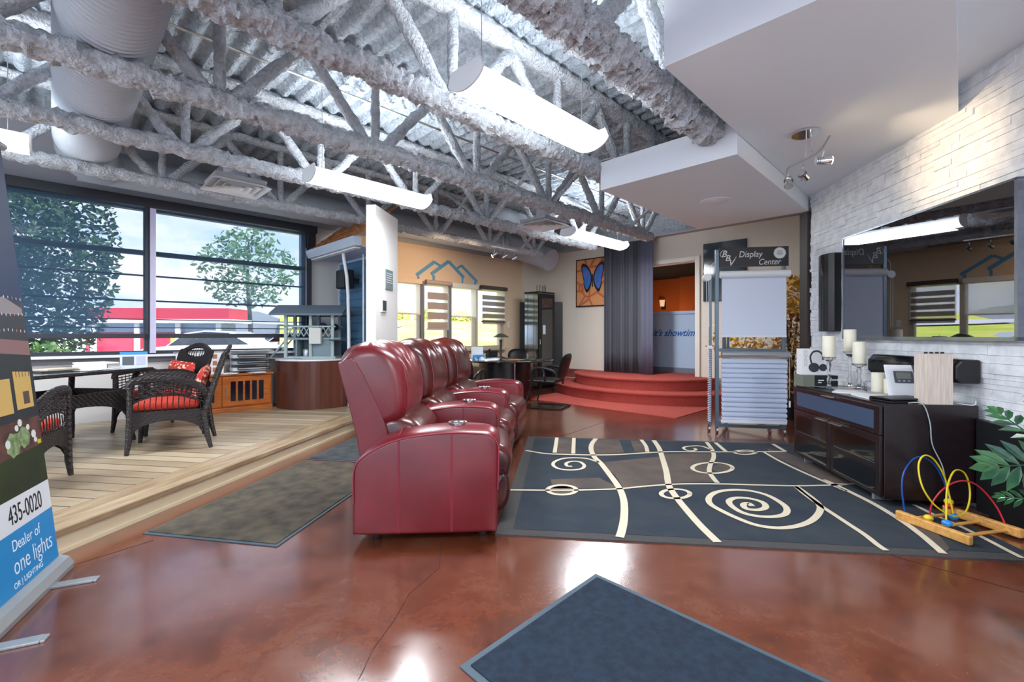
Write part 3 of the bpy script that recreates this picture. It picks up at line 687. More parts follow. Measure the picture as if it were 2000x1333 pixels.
for i, s in enumerate(SP):
    a0, a1 = (s-.14, s+.13) if i == 0 else (s-.13, s+.13)
    crown = lambda t_, y, z: .022*math.sin(PI*t_) * max(0, min(1, (z-.5)/.1))
    ar = loaf(ARMP, a0, a1, .022, 0, crown, 0, 8).map(bend).build('arm', leather, sofa, smooth=True)
    pl = smoothpts([Vector((0, y, z)) for y, z in armp[3:-5]], 4)
    for sx in (a0-.001, a1+.001): MB().tube([bend((sx, p.y*.985, p.z*.99)) for p in pl], .0045, 6).build('piping', piping_m, ar, smooth=True)
    for yy in (-.33, -.03):
        zt = .595 if yy < -.1 else .63
        for dy in (-.006, .006): MB().tube([bend((a0-.001, yy+dy*.6, z_)) for z_ in (.07, .3, zt)], .0028, 5).build('seam', piping_m, ar)
        MB().tube([bend((q, yy, .0 + (.617 if yy < -.1 else .644)+.022*math.sin(PI*(q-a0)/(a1-a0)))) for q in [a0+.02+k_*(a1-a0-.04)/6 for k_ in range(7)]], .002, 5).build('seam', piping_m, ar)
    if i < 3:
        c = bend((s, .0, 0)); zt = .672
        MB().lathe([(.036, zt-.05), (.04, zt-.048), (.046, zt-.004), (.056, zt+.001), (.056, zt+.004), (.043, zt+.003), (.041, zt-.001), (.040, zt-.002)], (c.x, c.y, 0), 28).build('cup_holder', chrome, sofa, smooth=True)
        MB().lathe([(.041, zt-.0035), (.03, zt-.0045), (.001, zt-.005)], (c.x, c.y, 0), 28).build('cup_shade_disc', mat('cup_shade_steel', srgb(92, 90, 90), .25, .9), sofa, smooth=True)  # dark disc stands in for the shaded inside of the cup
    for yy in (-.48, .15):
        c = bend((s, yy, 0)); MB().lathe([(.028, 0), (.03, .03), (.02, .07)], (c.x, c.y, 0), 14).build('foot', matteblack, sofa, smooth=True)
def wrinkle(sd):
    def f(t_, y, z):
        top = max(0, min(1, (z-.93)/.15)); w = 0
        w += top*.017*math.sin(t_*27+sd+3*noise.noise(Vector((t_*4, y*6, sd)))) * (0.4+.6*abs(noise.noise(Vector((t_*6, z*3, sd+5)))*2))
        w += .004*noise.noise(Vector((t_*7, y*14, z*9+sd)))*(.4+top)
        return w
    return f
for i in range(3):
    a, b_ = SP[i]+.135, SP[i+1]-.135
    seat = [(-.36, .28), (-.34, .46), (-.2, .50), (.0, .505), (.18, .50), (.29, .47), (.335, .40), (.325, .33), (.28, .28), (0, .26)]
    loaf(seat, a, b_, .05, .012, lambda t_, y, z: .005*noise.noise(Vector((t_*5, y*6, i*3)))).map(bend).build('seat_cushion', leather2, sofa, smooth=True)
    foot = [(.05, .07), (.24, .065), (.30, .1), (.325, .2), (.31, .3), (.26, .325), (.05, .3)]
    loaf(foot, a+.005, b_-.005, .035, .01).map(bend).build('footrest', leather2, sofa, smooth=True)
    MB().box(a, -.5, .07, b_, .2, .3).map(bend).build('seat_base', leather, sofa)
    lum = [(-.52, .46), (-.54, .62), (-.44, .68), (-.33, .665), (-.25, .60), (-.225, .53), (-.26, .48), (-.4, .46)]
    loaf(lum, a+.01, b_-.01, .06, .012, lambda t_, y, z: .006*noise.noise(Vector((t_*6, y*9, i*7)))).map(bend).build('lumbar_cushion', leather2, sofa, smooth=True)
    shell = [(-.60, .08), (-.625, .46), (-.68, .72), (-.755, 1.0), (-.735, 1.03), (-.645, 1.035), (-.495, .72), (-.44, .55), (-.42, .3), (-.42, .08)]
    P_ = smoothpts([Vector((0, y, z)) for y, z in shell], 3)
    MB().ext([(p.y, p.z) for p in P_], lambda p: bend((a-.005, p[0], p[1])), lambda p: bend((b_+.005, p[0], p[1]))).build('backrest_shell', leather, sofa, bevel=.012, seg=3)
    bc = [(-.53, .60), (-.45, .615), (-.375, .66), (-.345, .74), (-.345, .86), (-.37, .98), (-.42, 1.07), (-.50, 1.125), (-.60, 1.135), (-.70, 1.10), (-.765, 1.03), (-.745, .99), (-.70, .94), (-.64, .78)]
    bk = loaf(bc, a+.0, b_-.0, .075, .022, wrinkle(i*2.3), 4, 44).map(bend).build('back_cushion', leather if i == 0 else leather2, sofa, smooth=True)
    for sx in (a+.07, b_-.07):
        MB().tube([bend((sx, y, z)) for y, z in [(-.46, .618), (-.372, .66), (-.335, .74), (-.335, .86), (-.36, .985), (-.415, 1.08)]], .003, 5).build('seam', piping_m, bk, smooth=True)

# ---------------------------------------------------------------- wicker dining chairs
def wicker_chair(label, cush=True):
    o = thing('wicker_armchair', label, 'chair', (0, 0, 0), 0, 'dark wicker armchairs around the deck table')
    W2, D2 = .27, .27
    for sx in (-1, 1):
        MB().tube([(sx*(W2+.012), D2+.02, 0), (sx*(W2+.002), D2+.008, .12), (sx*W2, D2, .36), (sx*W2, D2, .60)], [.017, .024, .024, .022], 10).build('leg', wicker, o, smooth=True)
        MB().tube([(sx*(W2+.012), -D2-.06, 0), (sx*(W2+.002), -D2-.03, .12), (sx*W2, -D2, .36)], [.017, .024, .026], 10).build('leg', wicker, o, smooth=True)
    # arched skirts
    def arch(n=14): return [(-1+2*i/n, .13 + .15*math.sqrt(max(0, 1-(abs(-1+2*i/n))**2.2))) for i in range(n+1)]
    for k in range(4):
        L = W2 if k % 2 == 0 else D2; off = D2 if k % 2 == 0 else W2; sg = 1 if k < 2 else -1
        P_ = [(x*L, z) for x, z in arch()] + [(L, .375), (-L, .375)]
        if k % 2 == 0: f0 = lambda p: Vector((p[0], sg*(off-.012), p[1])); f1 = lambda p: Vector((p[0], sg*(off+.010), p[1]))
        else: f0 = lambda p: Vector((sg*(off-.012), p[0], p[1])); f1 = lambda p: Vector((sg*(off+.010), p[0], p[1]))
        MB().ext(P_, f0, f1).build('skirt', wicker, o)
    MB().box(-W2, -D2, .345, W2, D2, .375).build('seat_deck', wicker, o)
    # arms
    for sx in (-1, 1):
        pts = smoothpts([(sx*W2, D2+.005, .58), (sx*(W2+.005), D2-.02, .645), (sx*(W2+.012), .1, .665), (sx*(W2+.012), -.1, .645), (sx*W2, -.24, .58), (sx*(W2-.01), -.30, .50)], 5)
        MB().tube(pts, .026, 10, sq=(.75, 1.25)).build('armrest', wicker, o, smooth=True)
        mb = MB(); rail = smoothpts([(sx*W2, D2-.01, .46), (sx*W2, .0, .525), (sx*W2, -.27, .44)], 8); mb.tube(rail, .008, 6)
        for i in range(13):
            q = i/12; y = D2-.02-q*.50; zr = rail[min(len(rail)-1, int(q*(len(rail)-1)))].z
            mb.tube([(sx*W2, y, .375), (sx*(W2+.004), y+.004, .42), (sx*W2, y, zr)], .0042, 5)
        pass
        mb.build('arm_lattice', wicker, o)
        mb = MB()
        for q in range(5):
            mb.tube([(sx*(W2+.002), D2-.01, .50+q*.03-.004), (sx*(W2+.003), 0, .545+q*.026), (sx*(W2+.002), -.26, .47+q*.026)], .006, 5)
        for i in range(15):
            y = D2-.03-i*.035; mb.tube([(sx*W2, y, .47+.07*math.sin(PI*i/15)), (sx*(W2+.003), y, .60+.04*math.sin(PI*i/15))], .004, 5)
        mb.build('arm_weave', wicker, o)
    # back with an open leaf shape
    def bp_(x, z): # lean
        q = (z-.36)/.6; return Vector((x, -D2 - .01 - .15*q - .03*q*q + .03*(1-(x/.28)**2)*-.6, z))
    def top(x): return .86 + .09*math.cos(PI*x/.56)**1.2 if abs(x) < .28 else .86
    def half(z): q = (z-.36)/.5; return .262 + .02*min(1, max(0, q))
    mb = MB(); nx, nz_ = 36, 44; vs = []; idx = {}
    for i in range(nx+1):
        for j in range(nz_+1):
            x = (-1+2*i/nx)*.275; z = .36 + (top(x)-.36)*j/nz_; idx[i, j] = len(vs); vs.append(bp_(x, z))
    fs = []
    for i in range(nx):
        for j in range(nz_):
            x = (-1+2*(i+.5)/nx)*.275; z = .36 + (top(x)-.36)*(j+.5)/nz_
            if (x/.17)**2 + ((z-.850)/.056)**2 < 1: continue
            fs.append((idx[i, j], idx[i+1, j], idx[i+1, j+1], idx[i, j+1]))
    mb.add(vs, fs); bk = mb.build('backrest', wicker, o)
    sd_ = bk.modifiers.new('t', 'SOLIDIFY'); sd_.thickness = .018
    out = [bp_(.275, z) for z in (.36, .5, .7, .86)] + [bp_(x, top(x)) for x in (.24, .18, .1, 0, -.1, -.18, -.24)] + [bp_(-.275, z) for z in (.86, .7, .5, .36)]
    MB().tube(smoothpts(out, 3), .02, 8).build('back_frame', wicker, o, smooth=True)
    mb = MB(); ring = [bp_(.17*math.cos(a), .850+.056*math.sin(a)) for a in [2*PI*i/20 for i in range(20)]]; mb.tube(ring, .008, 6, closed=True)
    for i in range(7):
        x = -.12+.04*i; h = .054*math.sqrt(max(0, 1-(x/.17)**2))
        mb.tube(smoothpts([bp_(x, .845+h), bp_(x-.014*(1 if x < 0 else -1), .845), bp_(x, .845-h)], 3), .004, 5)
    mb.build('back_tracery', wicker, o)
    MB().box(-.245, -.235, .372, .245, .26, .45).build('seat_cushion', redcush, o, smooth=True, bevel=.035, seg=4)
    if cush:
        mb = MB()
        def pil(a, b_, sg):
            x = (a-.5)*.42; y = (b_-.5)*.30; h = .055*math.sqrt(max(0, (1-(2*a-1)**4)*(1-(2*b_-1)**4)))
            return Vector((x, -.215-.08*(b_-.5) + sg*h - .02, .60 + y + .03*(a-.5)))
        mb.grid(12, 10, lambda a, b_: pil(a, b_, 1)).grid(12, 10, lambda a, b_: pil(a, b_, -1))
        mb.build('back_pillow', redpat, o, smooth=True)
    return o
def face(f): return math.atan2(f[1], f[0]) - PI/2
cA_ = wicker_chair('dark wicker armchair seen side on, nearest the deck edge, patterned red pillow')
dup(cA_, (-3.98, 5.12, DZ), face((-.36, -.93)), 'dark wicker armchair facing the room before the window sill, leaf cut-out back')
dup(cA_, (-3.46, 3.06, DZ), face((-.45, .89)), 'dark wicker armchair half hidden behind the tall banner')
cA_.location = (-3.27, 4.38, DZ); cA_.rotation_euler = (0, 0, face((-.867, -.498)))

# glass topped wicker table
o = thing('patio_table', 'dark wicker dining table with glass top on the wooden deck', 'table', RD(3.62, -4.72, DZ), RRD)
MB().box(-.50, -.75, .70, .50, .58, .725).build('table_rim', wicker, o, bevel=.012)
MB().box(-.49, -.74, .726, .49, .57, .734).build('glass_top', mat('table_glass', srgb(70, 96, 96), .05, coat=1), o, bevel=.003)
for sx in (-1, 1):
    for sy in (-1, 1):
        MB().tube([(sx*.36, sy*.50-.02, 0), (sx*.34, sy*.48-.02, .12), (sx*.32, sy*.46-.02, .45), (sx*.38, sy*.52-.02, .70)], [.02, .028, .026, .026], 10).build('leg', wicker, o, smooth=True)
for sy in (-1, 1):
    P_ = [(-.33+.66*i/14, .20+.20*math.sqrt(max(0, 1-(abs(-1+2*i/14))**2.2))) for i in range(15)] + [(.34, .52), (-.34, .52)]
    MB().ext(P_, lambda p: Vector((p[0], sy*.47-.03, p[1])), lambda p: Vector((p[0], sy*.47-.01, p[1]))).build('end_panel', wicker, o)
for sx in (-1, 1):
    P_ = [(-.47+.94*i/14, .22+.18*math.sqrt(max(0, 1-(abs(-1+2*i/14))**2.2))) for i in range(15)] + [(.46, .52), (-.48, .52)]
    MB().ext(P_, lambda p: Vector((sx*.33-.01, p[0]-.02, p[1])), lambda p: Vector((sx*.33+.01, p[0]-.02, p[1]))).build('side_panel', wicker, o)
tz = DZ+.735
def paper(name, label, cat, loc, rot, w, l, h, m=paper_m, grp=None, curl=0):
    mb = MB(); n = 6
    for k in range(2 if h > .004 else 1):
        mb.grid(n, n, lambda a, b_: Vector(((a-.5)*w, (b_-.5)*l, (h if k == 0 else 0) + curl*(abs(a-.5)*2)**2)))
    if h > .004: mb = MB().box(-w/2, -l/2, 0, w/2, l/2, h)
    return tag(mb.build(name, m, loc=loc, rot=rot), label, cat, grp)
beigepaper = mat('beige_paper', srgb(196, 180, 160), .6); darkpaper = mat('dark_print', srgb(56, 54, 60), .4)
paper('magazine', 'thick white catalogue lying nearest the banner on the patio table', 'magazine', RD(3.28, -4.72, tz), .4, .24, .32, .035)
paper('magazine', 'dark catalogue lying open on the glass patio table', 'magazine', RD(3.52, -4.55, tz), -.3, .22, .28, .012, darkpaper)
paper('magazine', 'beige brochure resting on the dark catalogue on the patio table', 'magazine', RD(3.54, -4.57, tz+.013), -.1, .2, .26, .012, beigepaper)
paper('magazine', 'white booklet pile at the far end of the patio table', 'magazine', RD(3.9, -4.62, tz), .7, .24, .32, .045)
paper('magazine', 'loose white booklet on top of the far booklet pile', 'magazine', RD(3.93, -4.60, tz+.046), 1.1, .24, .32, .012)
paper('leaflet', 'loose white leaflet flat on the patio table edge', 'leaflet', RD(3.72, -4.40, tz+.001), .1, .2, .28, .003)
# framed card stand behind the table on the sill
o = thing('sign_holder', 'small acrylic sign holder with blue topped flyer beside the patio table', 'sign holder', fl(275, 716, .87) + Vector((-.25, .33, -.87 + DZ+.735)), RUV)
o.location = RD(4.10, -4.36, tz); o.scale = (.9, .9, .78)
MB().box(-.12, 0, 0, .12, .006, .2).build('flyer', mat('flyer', srgb(216, 222, 228), .4), o)
MB().box(-.12, -.002, .165, .12, 0, .2).build('flyer_band', mat('flyer_blue', srgb(60, 150, 206), .4), o)
MB().box(-.10, -.002, .03, -.0, 0, .14).build('flyer_photo', mat('flyer_photo', srgb(90, 96, 104), .4), o)
MB().box(.02, -.002, .03, .10, 0, .14).build('flyer_panel', mat('flyer_lilac', srgb(190, 190, 214), .4), o)

# orange cabinet against the window wall
o = thing('media_cabinet', 'low orange wood cabinet with dark glass strips in the doors below the window', 'cabinet', UV(1.0, 7.14, DZ), RUV)
Wd = 1.25
MB().box(0, .02, .06, Wd, .33, .50).build('body', orangewood, o, bevel=.003)
MB().box(-.02, -.01, .50, Wd+.02, .335, .525).build('cabinet_top', orangewood, o, bevel=.004)
MB().box(-.01, .0, 0, Wd+.01, .33, .06).build('plinth', orangewood, o, bevel=.004)
for k in range(2):
    x0 = .02 + k*(Wd-.04)/2; x1 = x0 + (Wd-.05)/2
    d = MB().box(x0, .0, .08, x1, .02, .485).build('door', orangewood, o, bevel=.003)
    for q in range(5):
        xa = x0+.10+q*(x1-x0-.16)/5; MB().box(xa, -.003, .15, xa+.062, .001, .42).build('glass_strip', mat('dark_strip', srgb(16, 18, 34), .15), d)
    hx = x0+.045; MB().box(hx, -.016, .2, hx+.008, -.004, .35).build('handle', steel, d)
ct = DZ+.527
# literature on the cabinet
o = thing('brochure_stand', 'upright white brochure display board on the orange cabinet', 'brochure stand', UV(1.4, 7.26, ct), RUV)
MB().box(-.27, 0, .0, .27, .008, .30).build('board', paper_m, o)
MB().box(-.30, -.01, .3, .33, .014, .315).build('top_rail', steel, o)
rr_ = random.Random(5)
for k in range(4):
    x = -.25 + .13*k
    for q in range(3):
        MB().box(x, -.003, .03+.09*q, x+.05, 0, .09+.09*q).build('printed_picture', mat('print_%d' % rr_.randrange(4), [srgb(176, 120, 84), srgb(70, 74, 84), srgb(150, 158, 170), srgb(196, 170, 120)][rr_.randrange(4)], .5), o)
o = thing('binder_rack', 'wire rack holding pale blue grey folders on the orange cabinet end', 'folder rack', UV(1.98, 7.16, ct), RUV)
for k in range(3):
    z_ = .03+.09*k
    MB().box(-.22, 0, z_, .20, .2, z_+.045).build('folder', mat('folder_%d' % (k % 2), [srgb(206, 212, 218), srgb(150, 168, 180)][k % 2], .5), o, bevel=.004)
    MB().tube([(-.16, -.015, z_+.02), (.24, -.015, z_+.02), (.25, -.015, z_+.035), (.24, -.015, z_+.05), (-.16, -.015, z_+.05), (-.17, -.015, z_+.035)], .006, 6, closed=True).build('wire_loop', matteblack, o)
MB().box(-.26, -.02, .305, .3, .2, .317).build('rack_shelf', steel, o)
for x in (-.25, .22): MB().cyl((x, -.01, 0), (x, -.01, .31), .005, n=6).build('rack_post', steel, o)
for k, (u, v, w, rot_, l) in enumerate([(1.75, 7.2, .2, .4, 'round stack of flat white leaflets before the brochure display board'), (2.05, 7.17, .22, 1.0, 'loose grey leaflets before the wire folder rack')]):
    paper('leaflet', l, 'leaflet', UV(u, v, ct-.001), rot_, .16, w, .012)
# round laminate counter against the wall
cc = UV(2.86, 7.05); o = thing('round_counter', 'dark striped wood laminate curved counter in the window corner', 'counter', (cc.x, cc.y, DZ), RUV)
cu_, cv_ = 2.86, 7.05; R_ = .56
P_ = []
for i in range(60):
    a = 2*PI*i/60; x, y = R_*math.cos(a), R_*math.sin(a)
    if cv_+y < 7.37 and cu_+x < 3.405: P_.append((x, y))
P_.sort(key=lambda p: (math.atan2(p[1], p[0]) - math.radians(88)) % (2*PI))
P_ = [(P_[0][0], 7.37-cv_)] + P_ + [(P_[-1][0], P_[-1][1])]
dm = MB().prism(P_, 0, .69).build('counter_body', drum_m, o)
ctop = MB().prism([(p[0]*1.02, p[1]*1.02 if p[1] < .3 else p[1]) for p in P_], .69, .71).build('counter_top', white_metal, o)
# striped laminate follows the curve
t, b, ma = nodes_of(drum_m)
# model pavilion on it
gp = mat('grey_painted_wood', srgb(120, 138, 146), .6); gl = mat('light_grey_paint', srgb(164, 178, 176), .6); rf = mat('grey_roof', srgb(98, 112, 124), .6)
o = thing('model_pavilion', 'small grey wooden model pavilion with gabled roof and ladder on the round counter', 'model house', (cc.x-.02, cc.y-.02, DZ+.71), math.radians(4))
MB().box(-.36, -.18, .0, .36, .18, .03).build('base', gl, o)
for x in (-.36, .0, .32):
    for y in (-.17, .17): MB().box(x-.02, y-.02, 0, x+.02, y+.02, .66).build('post', gl if y < 0 else gp, o)
MB().box(-.36, -.18, .28, .44, .2, .31).build('shelf_floor', gp, o)
MB().box(-.2, .10, .03, .36, .12, .28).box(-.22, -.17, .03, -.20, .12, .28).box(.02, -.16, .03, .34, -.15, .28).build('lower_wall', gp, o)
for x0, x1 in ((-.34, -.02), (.02, .34)):
    mb = MB(); n = 4; w = (x1-x0)/n
    for k in range(n):
        for sg in (0, 1):
            a, b_ = x0+k*w, x0+(k+1)*w
            if sg: a, b_ = b_, a
            mb.tube([(a, -.175, .33), (b_, -.175, .47)], .008, 4)
    mb.build('lattice', gl, o)
MB().box(-.38, -.19, .47, .36, -.16, .49).box(-.38, .16, .47, .36, .19, .49).build('top_rail', gl, o)
MB().ext([(-.30, .64), (0, .78), (.30, .64), (.30, .67), (0, .81), (-.30, .67)], lambda p: Vector((-.55, p[0], p[1])), lambda p: Vector((.50, p[0], p[1]))).build('roof', rf, o)
MB().ext([(-.26, .655), (0, .775), (.26, .655)], lambda p: Vector((.43, p[0], p[1])), lambda p: Vector((.45, p[0], p[1]))).build('gable_board', gl, o)
MB().box(.0, -.25, .22, .17, -.19, .46).build('control_box', mat('beige_box', srgb(206, 206, 196), .5), o, bevel=.006)
mb = MB().tube([(-.36, -.12, .30), (-.62, -.12, 0)], .014, 4).tube([(-.36, .08, .30), (-.62, .08, 0)], .014, 4)
for k in range(4): mb.tube([(-.42-.055*k, -.12, .23-.063*k), (-.42-.055*k, .08, .23-.063*k)], .009, 4)
mb.build('ladder', gl, o)
MB().lathe([(.05, .03), (.055, .12), (.04, .14)], (-.1, -.06, 0)).build('bucket', silver, o, smooth=True)
MB().box(.30, -.28, .27, .60, -.1, .285).build('side_tray', matteblack, o)
for k, (x, r, m_) in enumerate([(.12, .07, mat('navy_cloth', srgb(30, 44, 84), .8)), (.26, .05, matteblack), (.3, .055, matteblack), (-.02, .04, silver)]):
    MB().ball((x, 0, .47), r).build('stored_bundle', m_, o, smooth=True)
tag(MB().grid(8, 8, lambda a, b_: Vector(((a-.5)*.5, (b_-.5)*.4, .003+.02*abs(a-.5)**2))).build('paper_sheet', paper_m, loc=(cc.x-.42, cc.y-.1, DZ+.712), rot=.2), 'large white paper sheet overhanging the round counter edge', 'paper')

# house exterior display: siding, eave, roof, pipe
o = thing('siding_display', 'blue lap siding sample wall with cedar roof and white gutter beside the window', 'wall display', UV(3.44, 6.0, 0), RUV)
sid = mat('blue_siding', srgb(76, 118, 150), .55); mb = MB()
for k in range(18):
    z0 = DZ+.01+k*.125
    mb.add([Vector(p) for p in [(-.022, 0, z0), (-.022, 1.49, z0), (-.004, 1.49, z0+.127), (-.004, 0, z0+.127), (.06, 0, z0), (.06, 1.49, z0), (.06, 1.49, z0+.127), (.06, 0, z0+.127)]], [(0, 1, 2, 3), (0, 4, 5, 1), (3, 2, 6, 7), (0, 3, 7, 4), (4, 7, 6, 5)])
mb.build('lap_siding', sid, o)
gw = mat('gutter_white', srgb(190, 204, 220), .4)
MB().box(-.03, .0, 2.38, .0, 1.49, 2.44).box(-.035, 1.47, DZ+.01, .0, 1.5, 2.4).build('trim_board', gw, o)
MB().box(-.46, -.15, 2.415, .06, 1.44, 2.44).build('eave_soffit', mat('eave_lilac', srgb(176, 184, 204), .5), o)
MB().ext([(-.56, 2.42), (-.48, 2.42), (-.46, 2.54), (-.60, 2.54), (-.60, 2.51)], lambda p: Vector((p[0], -.18, p[1])), lambda p: Vector((p[0], 1.44, p[1]))).build('gutter', gw, o, bevel=.004)
MB().box(-.53, -.1, 2.395, -.45, 1.40, 2.415).build('light_rail', white_metal, o)
ced = mat('cedar_shingle', srgb(196, 130, 78), .7, var=(srgb(150, 92, 52), 9), bump=(30, .3)); rr_ = random.Random(9)
for r_ in range(6):
    mb = MB(); y = -.18
    while y < 1.43:
        w = rr_.uniform(.08, .14); x = -.54+r_*.10; z0 = 2.545+r_*.082; e_ = rr_.uniform(-.012, .012)
        y1 = min(y+w-.004, 1.44)
        mb.add([Vector(p) for p in [(x-.01+e_, y, z0), (x-.01+e_, y1, z0), (x+.17, y1, z0+.135), (x+.17, y, z0+.135), (x-.01+e_, y, z0+.02), (x-.01+e_, y1, z0+.02), (x+.17, y1, z0+.145), (x+.17, y, z0+.145)]],
               [(0, 1, 2, 3), (4, 7, 6, 5), (0, 4, 5, 1), (0, 3, 7, 4), (1, 5, 6, 2)])
        y += w
    mb.build('shingle_course', ced, o)
MB().tube(smoothpts([(-.44, .45, 2.41), (-.42, .46, 2.30), (-.36, .46, 1.8), (-.34, .46, DZ+.01)], 3), [.012]+[.024]*9, 16).build('downpipe', white_metal, o, smooth=True)
MB().cyl((-.20, .30, 2.40), (-.20, .30, DZ+.01), .012, n=10).build('thin_pipe', white_metal, o, smooth=True)
p = UV(3.28, 6.9, 1.84)
o = thing('wall_speaker', 'black box speaker mounted on the blue siding', 'speaker', UV(3.24, 6.83, 1.92), RUV)
MB().box(-.12, -.13, 0, .06, .13, .29).build('cabinet', matteblack, o, bevel=.02, seg=3); MB().box(-.125, -.115, .015, -.118, .115, .275).build('grille', softblack, o, bevel=.01)
MB().box(.05, -.03, .1, .19, .03, .18).build('bracket', matteblack, o)

# plates on the dividing wall (d = -2.25 face)
def ond(px, py, d):
    k = (px-1000)/F; Y = d/(k*RC-RS); X = k*Y; return (X*RS+Y*RC, CAMH+(Y0-py)*Y/F)
t0, z0 = ond(752, 565, -2.25); t1, z1 = ond(766, 525, -2.25)
o = thing('wall_plaque', 'grey glass plaque with pale lettering high on the white dividing wall', 'plaque', RD(t0, -2.25, z0), RRD)
MB().box(0, 0, 0, .012, t1-t0, .25).build('plate', mat('plaque_glass', srgb(120, 134, 138), .25), o, bevel=.003)
for k in range(5): MB().box(.0122, .02, .2-k*.028, .0135, t1-t0-.02-.02*(k % 2), .207-k*.028).build('text_line', paper_m, o)
t0, z0 = ond(743, 610, -2.25)
o = thing('wall_keypad', 'white framed dark touch keypad low on the white dividing wall', 'keypad', RD(t0, -2.25, z0), RRD)
MB().box(0, 0, 0, .02, .15, .165).build('frame', white_metal, o, bevel=.006); MB().box(.0202, .022, .022, .023, .13, .143).build('screen', mat('keypad_screen', srgb(60, 66, 74), .15), o)

# ---------------------------------------------------------------- display rack
o = thing('display_rack', 'wheeled metal display rack with BBV Display Center sign and white window shades', 'display rack', (2.52, 5.60, 0), math.radians(-9.5))
def post(x, y, z0, z1, w=.02): return MB().box(x-w, y-w, z0, x+w, y+w, z1).build('post', alu, o, bevel=.003)
post(0, 0, .07, 2.25); post(.76, 0, .07, 2.03); post(-.055, .08, .07, 1.95, .014); post(.24, .56, .07, 1.6); post(.30, .60, .07, 1.6, .014)
MB().box(0, -.015, .07, .76, .015, .11).build('base_bar', alu, o); MB().tube([(0, 0, .09), (.27, .58, .09)], .018, 4).build('base_bar', alu, o); MB().tube([(.76, 0, .09), (.27, .58, .09)], .018, 4).build('base_bar', alu, o)
MB().box(.0, -.012, 1.0, .76, .012, 1.035).build('middle_bar', alu, o); MB().prism([(0, .01), (.76, .01), (.27, .56)], 1.01, 1.03).build('triangular_shelf', mat('dark_shelf', srgb(60, 66, 72), .4), o)
for x, y in ((0, 0), (.76, 0), (-.07, .09), (.62, .05), (.27, .58)):
    w = MB().cyl((x-.012, y, .034), (x+.012, y, .034), .034, n=18).build('caster', chrome, o, smooth=True); MB().cyl((x, y, .05), (x, y, .09), .008, n=8).build('stem', matteblack, w)
sg = MB().box(.022, -.035, 2.03, .80, -.015, 2.265).build('sign_panel', mat('sign_black', srgb(34, 34, 38), .35), o)
silv = mat('sign_silver', srgb(214, 214, 212), .4)
def stext(body, size, x, z, sx=1, shear=.2, bold=0): return text(body, size, frameM((x, -.037, z), (1, 0, 0), (0, 0, 1)), silv, 'sign_lettering', sg, shear=shear, sx=sx, bold=bold)
stext('B', .10, .045, 2.155, 1.0, .25, .001); stext('B', .10, .085, 2.105, 1.0, .25, .001); stext('V', .11, .12, 2.045, .9, .3, .001)
MB().tube(smoothpts([(.06, -.037, 2.15), (.035, -.037, 2.165), (.03, -.037, 2.195), (.05, -.037, 2.225), (.08, -.037, 2.232), (.11, -.037, 2.22)], 4), .003, 5).tube(smoothpts([(.16, -.037, 2.06), (.185, -.037, 2.10), (.205, -.037, 2.14), (.215, -.037, 2.15)], 4), .003, 5).build('sign_flourish', silv, sg)
stext('Display', .105, .24, 2.145, .86, .15); stext('Center', .10, .46, 2.05, .86, .25)
gear = [((.072 if i % 2 else .060)*math.cos(2*PI*i/48), (.072 if i % 2 else .060)*math.sin(2*PI*i/48)) for i in range(48)]
MB().ext(gear, lambda p: Vector((.70+p[0], -.040, 2.185+p[1])), lambda p: Vector((.70+p[0], -.036, 2.185+p[1]))).build('seal', silv, sg)
for k in range(4): MB().box(.665+.006*(k in (0, 3)), -.0415, 2.208-k*.016, .735-.006*(k in (0, 3)), -.040, 2.214-k*.016).build('seal_text', mat('seal_grey', srgb(120, 120, 122), .5), sg)
wsh = mat('white_shade_fabric', srgb(214, 222, 238), .6)
up = MB().cyl((.02, -.06, 1.935), (.80, -.06, 1.935), .044, n=20).build('upper_cassette', white_metal, o, smooth=True)
MB().box(.045, -.048, 1.19, .77, -.044, 1.93).build('roller_fabric', wsh, o)
MB().box(.045, -.055, 1.175, .77, -.04, 1.195).build('fabric_hem', white_metal, o)
MB().cyl((.04, -.06, .965), (.80, -.06, .965), .04, n=20).build('lower_cassette', silver, o, smooth=True)
mb = MB()
for k in range(13):
    z_ = .90-k*.0585
    mb.add([Vector((x, y, z)) for x in (.035, .765) for y, z in ((-.05, z_+.012), (-.085, z_-.012), (-.082, z_-.034), (-.052, z_-.046))], [(0, 1, 5, 4), (1, 2, 6, 5), (2, 3, 7, 6)])
mb.build('shadowing_vanes', mat('vane_fabric', srgb(206, 216, 236), .6), o)
MB().box(.04, -.052, .18, .76, -.05, .93).build('vane_backing', sheer_m, o)
MB().box(.03, -.085, .135, .765, -.05, .175).build('bottom_rail', white_metal, o, bevel=.008)
mb = MB()
for k in range(40): mb.box(-.085, .02, .13+k*.0225, -.06, .10, .136+k*.0225)
mb.build('side_pleats', wsh, o)
MB().box(-.09, .02, 1.03, -.05, .11, 1.07).build('side_headrail', white_metal, o)
MB().cyl((-.10, .02, 1.92), (-.10, .12, 1.92), .045, n=20).build('side_cassette', white_metal, o, smooth=True)
MB().tube([(-.09, .02, 1.9), (-.085, .02, 1.3)], .003, 5).tube([(-.115, .02, 1.9), (-.11, .02, 1.3)], .003, 5).tube(smoothpts([(-.02, -.02, 2.1), (-.07, -.0, 2.05), (-.075, 0, 1.95)], 4), .003, 5).build('bead_chain', white_metal, o)
MB().tube([(.80, -.06, .95), (.80, -.06, .45)], .003, 5).build('bead_chain', white_metal, o); MB().box(.785, -.085, .34, .805, -.065, .42).build('cord_tensioner', white_metal, o, bevel=.008)

